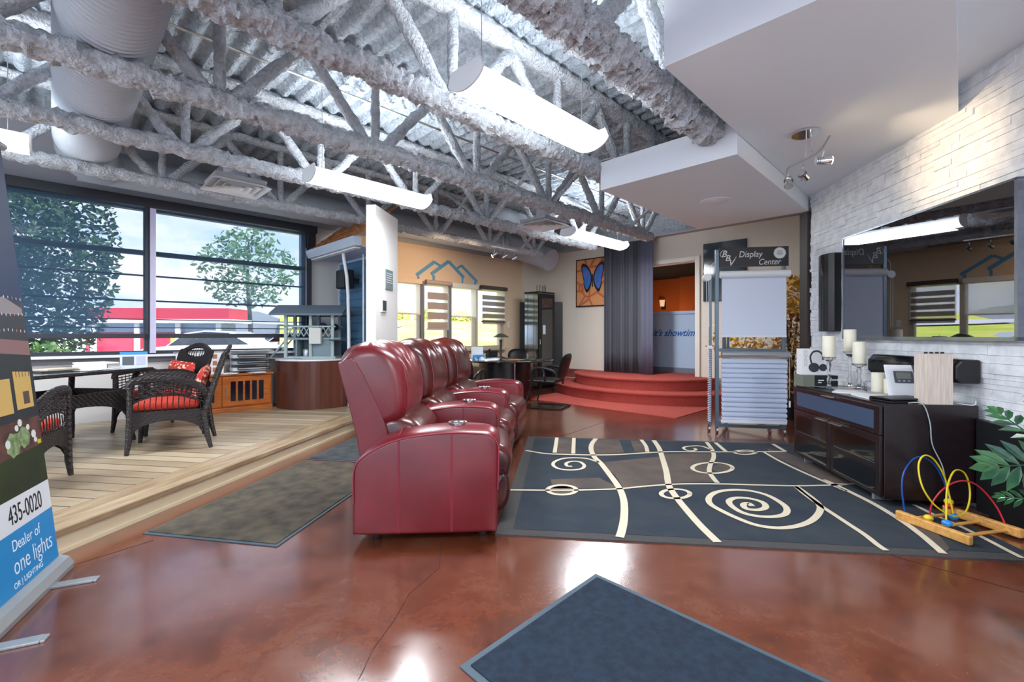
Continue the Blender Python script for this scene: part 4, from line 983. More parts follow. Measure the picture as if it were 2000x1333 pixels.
# yellow artificial tree behind the rack
o = thing('artificial_tree', 'artificial tree with golden yellow leaves behind the display rack', 'plant', (4.02, 6.55, 0))
MB().lathe([(.14, 0), (.18, .25), (.17, .26), (.1, .24)]).build('pot', matteblack, o, smooth=True)
rr_ = random.Random(4)
for k in range(3): MB().tube(smoothpts([(.03*k-.03, 0, .2), (.05*math.sin(k*2), .04*math.cos(k), .9), (.14*math.sin(k*2+.5), .1*math.cos(k*2), 1.6)], 5), [.022-.001*i for i in range(11)], 7).build('trunk', bark_m, o, smooth=True)
yl = mat('yellow_leaf', srgb(226, 166, 52), .6, var=(srgb(240, 206, 120), 5)); yl2 = mat('tan_leaf', srgb(206, 166, 112), .6, var=(srgb(170, 116, 50), 6))
def leaves(n, m, parent, shape, size, name='foliage', rnd=rr_):
    mb = MB()
    for _ in range(n):
        c = shape(rnd); a = Vector((rnd.gauss(0, 1), rnd.gauss(0, 1), rnd.gauss(0, .7))).normalized(); b_ = a.orthogonal().normalized()
        b_ = Matrix.Rotation(rnd.uniform(0, 6.28), 3, a) @ b_; cx = a.cross(b_); s_ = size*rnd.uniform(.6, 1.2)
        mb.add([c-a*s_, c-a*s_*.3+cx*s_*.42, c+a*s_*.35+cx*s_*.36+b_*s_*.1, c+a*s_, c+a*s_*.35-cx*s_*.36+b_*s_*.1, c-a*s_*.3-cx*s_*.42], [(0, 1, 2, 3), (0, 3, 4, 5)])
    return mb.build(name, m, parent, fix=False)
def col_shape(r0, z0, z1):
    def f(r): a = r.uniform(0, 6.28); q = r0*math.sqrt(r.random()); return Vector((q*math.cos(a), q*math.sin(a), r.uniform(z0, z1)))
    return f
leaves(520, yl, o, col_shape(.30, 1.45, 2.05), .05); leaves(700, yl2, o, col_shape(.30, .35, 1.6), .045)
leaves(300, yl, o, lambda r: Vector((r.uniform(-1.15, .1), r.uniform(-.1, .2), 1.08+r.gauss(0, .10))), .045)
# framed pictures on the back wall
def picture(v0, v1, z0, z1, label, cat='picture', name='framed_picture'):
    o = thing(name, label, cat, UV(8.5, v0, 0), RUV)     # local +x into wall, +y = v
    MB().box(-.035, v1-v0, z0, 0, 0, z1).build('frame', matteblack, o)
    return o
o = picture(6.31, 5.36, 1.84, 2.92, 'square picture of a blue butterfly on orange leaf veins beside the curtain')
lp = mat('orange_leaf_print', srgb(222, 140, 88), .25, coat=.6)
t, b, ma = nodes_of(lp); vo = t.nodes.new('ShaderNodeTexVoronoi'); vo.feature = 'DISTANCE_TO_EDGE'; vo.inputs['Scale'].default_value = 3.5
r_ = t.nodes.new('ShaderNodeValToRGB'); r_.color_ramp.elements[0].position = 0; r_.color_ramp.elements[0].color = srgb(186, 96, 44); r_.color_ramp.elements[1].position = .12; r_.color_ramp.elements[1].color = srgb(226, 152, 100)
t.links.new(ma.outputs[0], vo.inputs['Vector']); t.links.new(vo.outputs[0], r_.inputs[0]); t.links.new(r_.outputs[0], b.inputs['Base Color'])
ar = MB().box(-.038, -.925, 1.865, -.036, -.025, 2.895).build('print', lp, o)
def wing(sg, k, m, off):
    P_ = [(.02, .10), (.08, .26), (.18, .37), (.27, .40), (.31, .33), (.29, .2), (.26, .08), (.24, .0), (.24, -.1), (.17, -.26), (.10, -.22), (.03, -.08)]
    P_ = [(p.x, p.y) for p in smoothpts([Vector((x*sg, z, 0)) for x, z in P_], 4, True)]
    c = (.16*sg, .08)
    P_ = [(c[0]+(x-c[0])*k, c[1]+(z-c[1])*k) for x, z in P_]
    return MB().ext(P_, lambda p: Vector((-off, -.46-p[0], 2.42+p[1])), lambda p: Vector((-.036, -.46-p[0], 2.42+p[1]))).build('butterfly_wing', m, ar)
bd_ = mat('wing_dark', srgb(40, 30, 34), .4); bb_ = mat('wing_blue', srgb(40, 120, 200), .3, var=(srgb(96, 120, 200), 5))
for sg in (-1, 1): wing(sg, 1, bd_, .040); wing(sg, .78, bb_, .042)
MB().ext([(-.012, -.15), (.012, -.15), (.014, .14), (-.014, .14)], lambda p: Vector((-.043, -.46-p[0], 2.42+p[1])), lambda p: Vector((-.036, -.46-p[0], 2.42+p[1]))).build('butterfly_body', bd_, ar)
o = picture(3.405, 2.66, 1.82, 2.88, 'tall glossy dark grey framed picture partly hidden by the display rack')
MB().box(-.038, -.73, 1.835, -.036, -.015, 2.865).build('print', mat('grey_gloss_print', srgb(52, 62, 68), .08, coat=1), o)

# grey curtain
o = thing('curtain', 'floor length grey pleated curtain drawn beside the stage doorway', 'curtain', UV(8.33, 5.46, 0), RUV)
mb = MB(); n = 260
def cur(a, b_):
    y = -a*.90; w = .045*math.sin(a*2*PI*9+.6*math.sin(a*9)) + .012*math.sin(a*2*PI*23)
    return Vector((w*(1-.25*b_), y + .01*math.sin(a*60), .425 + 2.68*b_))
mb.grid(n, 6, cur); c_ = mb.build('gathered_panel', mat('grey_curtain_fabric', srgb(92, 92, 100), .8, bump=(200, .2, .003)), o, smooth=True, fix=False)
c_.modifiers.new('t', 'SOLIDIFY').thickness = .004
mb = MB().grid(30, 4, lambda a, b_: Vector((-.06+.015*math.sin(a*9), -.90-a*.25, .425+2.70*b_)))
c_ = mb.build('flat_panel', mat('grey_curtain_lining', srgb(98, 98, 116), .8), o, smooth=True, fix=False); c_.modifiers.new('t', 'SOLIDIFY').thickness = .004
MB().box(-.04, -1.2, 3.11, .04, .02, 3.14).build('curtain_rail', upper_m, o)

# stage
o = thing('stage', 'rounded two step stage platform covered in red carpet against the back wall', 'stage', UV(8.495, 4.65, 0), RUV)
def tier(a, d, z0, z1, nm):
    P_ = [(-d*math.sin(PI*i/48), a*math.cos(PI*i/48)) for i in range(49)]
    Q_ = [(x*(1+.03/d), y*(1+.03/a)) for x, y in P_]
    mb = MB().prism(P_, z0, z1-.03); mb.build(nm+'_riser', red_carpet, o)
    Q_[0] = (0, Q_[0][1]); Q_[-1] = (0, Q_[-1][1])
    MB().prism(Q_, z1-.05, z1).build(nm+'_tread', red_carpet, o, bevel=.018, seg=3)
tier(1.93, 1.49, 0, .21, 'lower'); tier(1.45, 1.19, .21, .42, 'upper')
tag(MB().prism([(6.30, 2.93), (8.48, 2.93), (8.48, 6.0), (6.30, 5.95)], 0, .008).build('floor_carpet', red_carpet, rot=RUV), 'flat red carpet on the floor around the stage steps', 'carpet')
# ---------------------------------------------------------------- reception corner
o = thing('reception_table', 'oval black glass topped reception table on dark wood drum base', 'table', (-.12, 8.75, 0))
MB().lathe([(1, .72), (1.015, .728), (1.015, .742), (1, .75)], (0, 0, 0), 56, .90, 1.02).build('table_top', mat('table_black_glass', srgb(22, 26, 22), .04, coat=1), o, smooth=True, bevel=.003)
MB().lathe([(.52, 0), (.52, .72)], (0, 0, 0), 48).build('drum_base', cabwood, o, smooth=True)
MB().box(.16, -.525, .02, .18, -.49, .71).build('metal_strip', chrome, o)
tt = .751
o = thing('desk_lamp', 'dark table lamp with wide mushroom shade on the reception table', 'lamp', (-.22, 8.95, tt))
MB().lathe([(.09, 0), (.09, .015), (.03, .03)]).build('base', matteblack, o, smooth=True); MB().lathe([(.022, .02), (.026, .3), (.034, .36)]).build('stem', mat('bronze', srgb(70, 70, 60), .35, .5), o, smooth=True)
MB().lathe([(.165, .405), (.15, .42), (.07, .47), (.02, .485), (.001, .486)], n=32).build('lamp_shade', mat('lamp_green', srgb(86, 96, 74), .3, .4), o, smooth=True)
o = thing('tub_pair', 'blue and white cylinder tubs with raised card on reception table', 'container', (-.60, 8.1, tt))  # two cylinder tubs with a card behind them
for x in (-.05, .06): MB().lathe([(.05, 0), (.05, .10)], (x, 0, 0), 20).build('tub', mat('tub_blue', srgb(56, 150, 214), .4, var=(srgb(236, 240, 244), 14, .5, .52)), o, smooth=True)
MB().box(-.13, .06, .0, .08, .07, .24).build('card', paper_m, o)
rr_ = random.Random(8)
for k, l in enumerate(['scattered white papers near the lamp foot on the reception table', 'orange leaflet on the reception table edge', 'dark notebook lying beside the lamp on the reception table', 'pale papers behind the blue tubs on the reception table']):
    x, y = [(-.35, 8.7), (.05, 8.25), (-.08, 8.75), (-.6, 8.6)][k]
    paper('leaflet', l, 'paper', (x, y, tt), rr_.uniform(-1, 1), .2, .28, .01, [paper_m, mat('orange_print', srgb(206, 110, 60), .5), darkpaper, beigepaper][k])
o = thing('desk_phone', 'dark office phone standing at the table back below the window', 'telephone', (-.42, 9.35, tt), .4)
MB().ext([(-.1, 0), (.1, 0), (.1, .05), (-.1, .13)], lambda p: Vector((-.1, p[0], p[1])), lambda p: Vector((.1, p[0], p[1]))).build('body', matteblack, o, bevel=.01)
MB().tube(smoothpts([(-.08, -.1, .15), (-.08, 0, .13), (-.08, .1, .09)], 3), .022, 8).build('handset', softblack, o, smooth=True)

def office_chair(label, loc, f):
    o = thing('cantilever_chair', label, 'chair', loc, face(f), 'black cantilever office chairs')
    tb = []
    for sx in (-1, 1):
        pts = smoothpts([(sx*.26, -.30, .015), (sx*.26, .0, .015), (sx*.26, .22, .015), (sx*.26, .29, .05), (sx*.25, .27, .15), (sx*.24, .19, .42)], 5)
        tb.append(MB().tube(pts, .0125, 8).build('side_tube', matteblack, o, smooth=True))
        arm = smoothpts([(sx*.25, .17, .42), (sx*.27, .19, .55), (sx*.27, .13, .655), (sx*.27, -.02, .665), (sx*.26, -.18, .62), (sx*.23, -.24, .56)], 5)
        MB().tube(arm, .02, 8, sq=(.8, 1.2)).build('armrest', softblack, o, smooth=True)
        MB().tube(smoothpts([(sx*.27, .0, .655), (sx*.27, -.05, .56), (sx*.25, -.04, .45)], 4), .014, 8).build('armrest_support', softblack, o, smooth=True)
    MB().cyl((-.26, -.30, .015), (.26, -.30, .015), .0125, n=8).build('cross_tube', matteblack, o, smooth=True)
    MB().box(-.24, -.22, .42, .24, .25, .48).build('seat', softblack, o, smooth=True, bevel=.03, seg=4)
    mb = MB()
    def bk(a, b_, sg):
        x = (a-.5)*2; z = (b_-.5)*2; r = max(abs(x), abs(z))
        e_ = (abs(x)**3.2+abs(z)**3.2)**(1/3.2); q = 1 if e_ < 1e-6 else r/e_
        x2, z2 = x*q, z*q; h = .035*math.sqrt(max(0, 1-r**4))
        return Vector((x2*.225, -.26 - .06*(z2+1) + .05*x2*x2 + sg*h, .69+z2*.21))
    mb.grid(16, 16, lambda a, b_: bk(a, b_, 1)).grid(16, 16, lambda a, b_: bk(a, b_, -1))
    MB_ = mb.build('backrest', softblack, o, smooth=True)
    MB().box(-.03, -.27, .40, .03, -.25, .6).build('back_bar', matteblack, o)
    return o
office_chair('black cantilever armchair at the right side of the reception table by the stage carpet', (.60, 7.60, 0), (-.90, .43))
office_chair('black armchair tucked at the near side of reception table behind the recliners', (-.72, 7.0, 0), (.25, .97))
office_chair('black chair behind the reception table with only its backrest top showing', (.10, 9.62, 0), (-.1, -1))

o = thing('server_cabinet', 'tall black equipment cabinet with glass door in the room corner', 'cabinet', UV(7.5, 6.62, 0), RUV)
gm = mat('gloss_panel', srgb(150, 156, 158), .12, 1)
MB().box(0, 0, .06, .56, .40, 2.14).build('body', gm, o, bevel=.004)
MB().box(-.01, -.012, 2.14, .57, .41, 2.165).build('top_lid', matteblack, o, bevel=.004)
MB().box(0.02, .02, 0, .54, .38, .06).build('plinth', matteblack, o)
d = MB().box(.01, -.025, .08, .55, -.002, 2.12).build('door', matteblack, o, bevel=.004)
MB().box(.10, -.028, .16, .46, -.024, 2.02).build('door_glass', mat('door_smoke_glass', srgb(12, 20, 26), .05, coat=1), d)
MB().box(.03, -.035, 1.0, .045, -.026, 1.1).build('door_handle', chrome, d)
MB().box(.13, -.031, 1.22, .22, -.0285, 1.42).build('sticker', mat('sticker', srgb(196, 204, 220), .5), d)
for q in (.12, .3): MB().box(-.004, q, .1, .0, q+.006, 2.1).build('side_seam', matteblack, o)
for k, x in enumerate((.02, .12, .2, .26, .31)): MB().cyl((x, .05, 2.165), (x+.005, .05, 2.30+.03*(k % 2)), .006, n=6).build('antenna', matteblack, o)
o = tag(MB().box(0, 0, .02, 1.0, .04, 1.98).build('black_panel', matteblack, loc=(.19, 10.72, 0), rot=-.01, bevel=.01), 'wide flat black panel standing across the corner behind the equipment cabinet', 'panel')
o = thing('picture_frame_back', 'small pale frame top visible above the black corner panel', 'frame', (.14, 10.9, 0)) if False else None

# ---------------------------------------------------------------- mats and rug
def matt(name, label, pts, m, em, bw=.03):
    P_ = [fl(*p) if len(p) == 2 else Vector(p) for p in pts]; c = sum(P_, Vector((0, 0, 0)))/len(P_)
    o = thing(name, label, 'mat', (c.x, c.y, 0))
    Q = [p-c for p in P_]
    MB().prism([(q.x, q.y) for q in Q], .0, .006).build('rubber_border', em, o, bevel=.002)
    R_ = []
    for i, q in enumerate(Q):
        a = (Q[i-1]-q).normalized(); b_ = (Q[(i+1) % len(Q)]-q).normalized(); w = abs(a.cross(b_).z)
        R_.append(q + (a+b_)*bw/max(.2, w))
    MB().prism([(q.x, q.y) for q in R_], .006, .011).build('pile', m, o)
a = fl(1163, 1123); b_ = fl(897, 1305); d1 = (fl(1620, 1333)-a).normalized()
matt('floor_mat', 'dark navy floor mat with grey rubber edge in front of the rug', [a, b_, b_+d1*1.5, a+d1*1.5], mat_navy, mat_rubber)
a = fl(278, 1044); b_ = fl(541, 1070); c_ = fl(593, 901); dd = c_-a
matt('floor_mat', 'worn brown green floor mat between the deck edge and the recliners', [a, b_, b_+dd*1.0, c_], mat_brown, mat_rubber, .02)
e0 = fl(598, 898); dn = dd.normalized(); w_ = (b_-a)
matt('floor_mat', 'charcoal grey floor mat behind the recliners beyond the brown mat', [e0, e0+w_*1.02, e0+w_*1.02+dn*1.7, e0+dn*1.7], mat_grey, mat_rubber, .02)

NL, FL_ = fl(967, 1046.5), fl(1031.7, 854.7)
dirR = (FL_-NL).normalized(); dirD = (fl(2000, 1098.75)-NL).normalized(); Lr = (FL_-NL).length; Wr = 2.93
mb = MB(); Z1, Z2, Z3, Z4 = .009, .0105, .012, .0135
C4 = [NL, NL+dirD*Wr, NL+dirD*Wr+dirR*(Lr-.02), FL_]
mb.cur = 0; mb.prism([(p.x, p.y) for p in C4], 0, Z1)
mb.cur = 1; I4 = [NL+dirD*.10+dirR*.08, NL+dirD*(Wr)+dirR*.08, NL+dirD*(Wr)+dirR*(Lr-.07), FL_+dirD*.08-dirR*.05]
mb.add([Vector((p.x, p.y, Z2)) for p in I4], [(0, 1, 2, 3)])
g8 = lambda x, y: (960+x/2.857, 840+y/2.857); g3 = lambda x, y: (1500+x/4, 850+y/4)
def flat(pts, z): mb.add([Vector((fl(*p).x, fl(*p).y, z)) for p in pts], [tuple(range(len(pts)))])
mb.cur = 2
for P_ in [[(370, 56), (455, 57), (452, 140), (358, 138)], [(592, 60), (712, 62), (740, 134), (572, 144), (558, 100)], [(775, 66), (832, 68), (868, 130), (800, 130)],
           [(600, 190), (945, 156), (980, 305), (735, 332), (690, 262)], [(960, 140), (1236, 138), (1212, 225), (1240, 300), (992, 306)], [(330, 285), (600, 275), (715, 335), (340, 335)]]:
    flat([g8(*p) for p in P_], Z3)
flat([g3(*p) for p in [(0, 118), (140, 146), (400, 250), (660, 392), (505, 398), (330, 312), (150, 225), (0, 152)]], Z3)
flat([g3(*p) for p in [(1080, 695), (1240, 690), (1420, 900), (1385, 940), (1300, 870)]], Z3)
for cx, cy, rx, ry in [(393, 345, 70, 22), (1290, 222, 58, 24)]: flat([g8(cx+rx*math.cos(2*PI*i/20), cy+ry*math.sin(2*PI*i/20)) for i in range(20)], Z3)
mb.cur = 3
def line(pts, g, w, closed=False):
    P_ = smoothpts([Vector((fl(*g(*p)).x, fl(*g(*p)).y, 0)) for p in pts], 5, closed)
    if closed: P_ = P_ + P_[:2]
    mb.ribbon(P_, w, Z4)
line([(583, 55), (560, 85), (556, 120), (575, 160), (610, 195), (660, 260), (700, 315), (725, 360), (740, 420), (740, 500), (728, 570), (715, 612)], g8, .05)
line([(905, 65), (935, 110), (955, 170), (975, 240), (990, 320), (1030, 385), (1090, 460), (1160, 540), (1220, 600), (1262, 640)], g8, .05)
line([(190, 122), (300, 140), (420, 145), (560, 148), (700, 146), (860, 136), (1000, 130), (1200, 131), (1500, 130), (1640, 128)], g8, .035)
line([(105, 345), (300, 347), (480, 346), (600, 343), (720, 338), (850, 325), (980, 315), (1100, 311), (1300, 312), (1500, 318), (1700, 322), (1900, 318), (2000, 312)], g8, .028)
line([(500, 400), (600, 396), (690, 396)], g3, .028)
for P_ in [[(365, 50), (352, 135)], [(460, 52), (456, 140)], [(835, 62), (860, 95), (870, 130)], [(1250, 78), (1310, 130)], [(1570, 86), (1640, 128)]]: line(P_, g8, .04)
line([(1200, 75), (1232, 120), (1240, 160), (1222, 200), (1215, 240), (1235, 275), (1260, 305)], g8, .04)
line([(1520, 132), (1600, 178), (1680, 218), (1760, 255), (1900, 317), (1980, 352)], g8, .03)
line([(430, 362), (520, 400), (740, 508), (870, 578), (1050, 690), (1200, 800), (1300, 885), (1368, 945)], g3, .04)
line([(215, 415), (290, 480), (400, 560), (520, 640), (640, 720), (760, 800), (860, 880), (925, 922)], g3, .034)
line([(1140, 560), (1300, 640), (1500, 730), (1700, 830), (1850, 910), (1990, 982)], g3, .03)
line([(1455, 436), (1430, 420), (1405, 430), (1425, 452), (1490, 458), (1530, 442), (1510, 414), (1440, 394), (1365, 390), (1325, 408), (1345, 440), (1405, 475), (1490, 494), (1580, 496), (1640, 480), (1645, 445), (1600, 408), (1530, 372), (1440, 350), (1340, 345), (1255, 358), (1214, 388), (1222, 425), (1290, 466), (1380, 508), (1480, 544), (1600, 560), (1710, 548), (1790, 515), (1832, 465), (1825, 425), (1765, 372), (1700, 325)], g8, .042)
line([(600, 190), (540, 170), (470, 164), (400, 168), (352, 186), (345, 207), (378, 226), (440, 233), (500, 226), (518, 208), (495, 188), (450, 184), (418, 194), (422, 210), (450, 212)], g8, .032)
line([(1228, 118), (1170, 98), (1110, 98), (1072, 106), (1085, 120), (1120, 125), (1142, 117), (1128, 109)], g8, .03)
for cx, cy, rx, ry in [(393, 345, 80, 27), (1027, 367, 80, 26), (1233, 221, 112, 30), (1415, 133, 58, 12)]: line([(cx+rx*math.cos(2*PI*i/16), cy+ry*math.sin(2*PI*i/16)) for i in range(16)], g8, .035, True)
rug = mb.build('area_rug', [rug_border, rug_navy, rug_brown, rug_cream], fix=False)
tag(rug, 'large navy and taupe rug with cream spirals before the television cabinet', 'rug')

# ---------------------------------------------------------------- television wall
def rdthing(name, label, cat, t, d, z, group=None): return thing(name, label, cat, RD(t, d, z), RRD, group)
o = rdthing('television', 'huge black wall mounted television reflecting the room', 'television', 3.17, 2.76, 1.165)
MB().box(0, 0, 0, .05, 1.80, 1.01).build('back_housing', matteblack, o, bevel=.004)
fm = mat('tv_frame', srgb(126, 132, 144), .25, .8)
MB().box(-.012, -.004, -.004, .03, 1.804, .022).box(-.012, -.004, 1.0, .03, 1.804, 1.014).box(-.012, -.004, 0, .03, .018, 1.01).box(-.012, 1.79, 0, .03, 1.804, 1.01).build('frame', fm, o)
MB().box(-.006, .018, .022, .001, 1.79, 1.0).build('screen', tv_m, o)
o = rdthing('wall_speaker', 'slim curved black tower speaker mounted left of the television', 'speaker', 5.10, 2.74, 1.24)
P_ = [(.07, 0), (.0, .0), (-.035, .04), (-.05, .10), (-.05, .16), (-.02, .26), (.07, .28)]
MB().prism(P_, 0, .82).build('cabinet', softblack, o, bevel=.006)
MB().prism([(-.052, .10), (-.056, .12), (-.052, .145)], .01, .81).build('gloss_strip', glossblack, o)
o = rdthing('centre_speaker', 'long black centre speaker mounted on the stone wall below the television', 'speaker', 3.48, 2.672, .865)
P_ = [(.13, 0), (.0, .0), (-.03, .03), (-.03, .12), (.01, .165), (.13, .165)]
MB().ext(P_, lambda p: Vector((p[0], .0, p[1])), lambda p: Vector((p[0], .93, p[1]))).build('cabinet', softblack, o, bevel=.012)
MB().ext([(-.031, .10), (-.031, .122), (.0, .16), (.008, .166)], lambda p: Vector((p[0]-.001, .02, p[1])), lambda p: Vector((p[0]-.001, .91, p[1]))).build('gloss_strip', glossblack, o)

cab = rdthing('tv_cabinet', 'dark espresso television cabinet with frosted drawer and glass doors on metal feet', 'cabinet', 3.46, 2.17, 0)
CD, CW = .60, 1.24
MB().box(0.012, 0, .055, CD, CW, .72).build('body', cabwood, cab, bevel=.003)
fz = [(.505, .70)]
dr = MB().box(-.012, .012, .50, .010, CW-.012, .70).build('drawer', cabwood, cab, bevel=.003)
MB().box(-.0135, .07, .535, -.0115, CW-.07, .665).build('frosted_panel', mat('frosted_blue_glass', srgb(58, 78, 104), .35), dr)
hd = lambda y, z, par: MB().box(-.045, y, z, -.02, y+.15, z+.008).box(-.03, y+.02, z, -.012, y+.03, z+.008).box(-.03, y+.12, z, -.012, y+.13, z+.008).build('handle', mat('satin_nickel', (.75, .7, .62, 1), .3, 1), par)
hd(.545, .685, dr)
for k in range(2):
    y0 = .012 + k*.61; y1 = y0+.602
    dd_ = MB().box(-.012, y0, .07, .010, y1, .495).build('door', cabwood, cab, bevel=.003)
    for za, zb in ((.295, .445), (.10, .25)):
        MB().box(-.0135, y0+.05, za, -.0115, y1-.05, zb).build('door_glass', mat('smoked_glass', srgb(10, 12, 12), .04, coat=1), dd_)
        MB().box(-.0145, y0+.05, za-.004, -.0115, y1-.05, za).build('glass_trim', steel, dd_)
    hd(y0+(.43 if k == 0 else .02), .475, dd_)
for y in (.12, CW-.16):
    MB().box(.02, y, .0138, .14, y+.025, .056).build('foot', mat('foot_metal', srgb(176, 182, 186), .3, .6), cab)
    MB().box(CD-.1, y, .0138, CD-.02, y+.025, .056).build('foot', mat('foot_metal', srgb(176, 182, 186), .3, .6), cab)
CZ = .721
def onct(px, t, z=CZ):
    k = (px-1000)/F; Y = t/(k*RS+RC); X = k*Y; return RD(t, X*RC-Y*RS, z)
# candle holders
def holder(px, t, hc, ht, label, label2):
    p = onct(px, t); o = thing('candle_holder', label, 'candle holder', p, 0, 'cut glass candle holders')
    MB().lathe([(.045, 0), (.045, .006), (.02, .018), (.012, .05), (.018, .08), (.010, .11), (.012, hc*.6), (.02, hc*.75), (.012, hc*.85), (.05, hc-.008), (.052, hc), (.001, hc)], n=20).build('stem', glass_m, o, smooth=True)
    MB().lathe([(.052, hc-.002), (.054, hc+.004), (.001, hc+.004)], n=20).build('dish', glass_m, o, smooth=True)
    c = thing('pillar_candle', label2, 'candle', (p.x, p.y, p.z+hc+.006), 0, 'ivory pillar candles')
    MB().lathe([(.048, 0), (.049, .003), (.049, ht-.004), (.046, ht), (.02, ht-.006), (.001, ht-.008)], n=24).build('wax', candle_m, c, smooth=True)
    MB().cyl((0, 0, ht-.008), (0, 0, ht+.012), .0015, n=6).build('wick', matteblack, c)
holder(1619, 4.38, .280, .185, 'cut glass candle holder standing nearest the headphone box', 'ivory pillar candle raised beside the headphone box')
holder(1660, 4.52, .325, .20, 'tallest cut glass candle holder in the row on the dark cabinet', 'highest ivory pillar candle, just left of the television frame')
holder(1678, 4.34, .225, .19, 'shortest cut glass candle holder in the row on the dark cabinet', 'ivory pillar candle on the shortest glass holder under the screen edge')
def pillar(px, t, r, h, label):
    c = thing('pillar_candle', label, 'candle', onct(px, t), 0, 'ivory pillar candles')
    MB().lathe([(r-.001, 0), (r, .003), (r, h-.004), (r-.004, h), (.02, h-.006), (.001, h-.008)], n=24).build('wax', candle_m, c, smooth=True)
    MB().cyl((0, 0, h-.008), (0, 0, h+.01), .0015, n=6).build('wick', matteblack, c)
pillar(1716, 4.16, .05, .165, 'tall white pillar candle standing directly on the cabinet')
pillar(1740, 4.03, .047, .125, 'short white pillar candle between the tall one and the slanted display')
pillar(1754, 4.09, .04, .125, 'small white pillar candle mostly hidden behind the slanted display')
o = thing('glass_votive', 'small faceted glass votive cup beside the tall white pillar candle', 'glass', onct(1697, 4.25), .3)
MB().lathe([(.028, 0), (.038, .075), (.034, .075), (.025, .008)], n=8).build('cup', glass_m, o)
o = thing('card_stand', 'small black leaning card with white print behind the glass votive', 'card', onct(1712, 4.33), -.6)
MB().box(-.035, -.003, 0, .035, .003, .17).build('card', matteblack, o)
for k in range(4): MB().box(-.025, -.0042, .10+.015*k, .02-.008*(k % 2), -.003, .106+.015*k).build('text_line', paper_m, o)
# Move box and headphone box
o = thing('product_box', 'flat dark green and black product box marked Move under the headphone box', 'box', RD(4.53, 2.165, CZ), RRD)
MB().box(0, 0, 0, .30, .165, .105).build('carton', mat('olive_box', srgb(110, 118, 104), .5), o)
MB().box(.10, -.0012, .0, .3, 0, .105).build('black_face', matteblack, o)
text('Move', .042, frameM((.215, -.0016, .055), (1, 0, 0), (0, 0, 1)), paper_m, 'box_lettering', o)
for k in range(2): MB().box(.13, -.002, .055-.02*k, .18-.02*k, -.001, .065-.02*k).build('print_line', paper_m, o)
o = thing('headphone_box', 'white box with black headphones printed on it standing on the Move box', 'box', RD(4.575, 2.175, CZ+.106), RRD)
MB().box(0, 0, 0, .225, .10, .245).build('carton', mat('carton_white', srgb(232, 232, 234), .4), o, bevel=.002)
dk = mat('print_charcoal', srgb(56, 58, 66), .4)
MB().tube(smoothpts([(.085, -.001, .11), (.075, -.001, .17), (.10, -.001, .215), (.145, -.001, .222), (.18, -.001, .19), (.185, -.001, .14)], 5), .008, 6, sq=(1, .3)).build('headband_print', dk, o)
MB().lathe([(.001, 0), (.046, 0), (.046, .002), (.001, .002)], n=24, sx=1, sy=.95).map(lambda v: Vector((v.x+.105, -.002+v.z*-1, v.y+.07))).build('ear_cup_print', dk, o)
MB().lathe([(.001, 0), (.034, 0), (.034, .002), (.001, .002)], n=24).map(lambda v: Vector((v.x+.185, -.001+v.z*-1, v.y+.07))).build('ear_cup_print', dk, o)
text('SONOS', .046, frameM((.018, -.0015, .235), (0, 0, -1), (1, 0, 0)), mat('print_grey', srgb(190, 190, 194), .4), 'box_lettering', o)
# thermostat panel, folder, wood block, papers, cable
p = onct(1770, 3.80); o = thing('thermostat_display', 'slanted white display board with grey thermostat screen on the cabinet', 'thermostat display', (p.x, p.y, CZ), math.radians(-22))
sl = Matrix.Rotation(math.radians(-24), 4, 'X')
bd = MB().box(-.105, 0, 0, .105, .008, .27).build('board', mat('board_white', srgb(228, 230, 234), .35), o, bevel=.002); bd.rotation_euler = (math.radians(-24), 0, 0)
tp = MB().box(-.055, -.010, .12, .065, .0, .215).build('thermostat', mat('thermostat_grey', srgb(80, 84, 94), .4), bd, bevel=.003)
MB().box(-.04, -.0115, .15, .05, -.0098, .203).build('screen', mat('lcd_green', srgb(116, 126, 116), .3), tp)
for k in range(3): MB().box(-.035+.03*k, -.0115, .128, -.02+.03*k, -.0098, .140).build('button', silver, tp)
MB().box(-.08, .03, 0, .08, .13, .01).box(-.01, .10, 0, .01, .11, .2).build('easel', silver, o)
o = tag(MB().box(-.16, -.09, 0, .16, .09, .012).box(-.158, -.088, .018, .158, .088, .03).box(-.16, .07, .01, .16, .09, .02).build('portfolio', softblack, loc=RD(3.62, 2.385, CZ), rot=RRD+.25, bevel=.003), 'closed black portfolio folder lying on the cabinet front corner', 'folder')
o = thing('wood_sample', 'upright whitewashed wood block box on the near end of the cabinet', 'wood block', RD(3.47, 2.455, CZ), RRD)
MB().box(0, .0, 0, .165, .022, .345).build('front_panel', palewood, o, bevel=.001)
MB().box(0, .024, 0, .165, .115, .35).build('core_block', palewood, o, bevel=.001)
for k in range(4): MB().cyl((.03+.035*k, .05, .35), (.03+.035*k, .05, .362), .010, n=10).build('screw_head', matteblack, o)
gl_ = mat('brochure_blue', srgb(96, 150, 196), .4, var=(srgb(206, 200, 196), 9)); gl2 = mat('brochure_brown', srgb(150, 130, 120), .4, var=(srgb(214, 216, 220), 7))
for k, (t_, d_, r, m_, l) in enumerate([(4.52, 2.36, .3, gl_, 'blue brochure below the glass candle holders'), (4.30, 2.42, -.4, gl2, 'brown glossy brochure in the middle of the dark cabinet top'), (4.10, 2.36, .8, paper_m, 'white leaflet at the front edge of the dark cabinet top'),
                                  (4.0, 2.50, .1, gl2, 'glossy brochure in front of the short pillar candle'), (3.80, 2.34, -.2, paper_m, 'white leaflet partly under the black portfolio')]):
    paper('brochure', l, 'brochure', RD(t_, d_, CZ), r, .21, .28, .004 + .0015*k, m_)
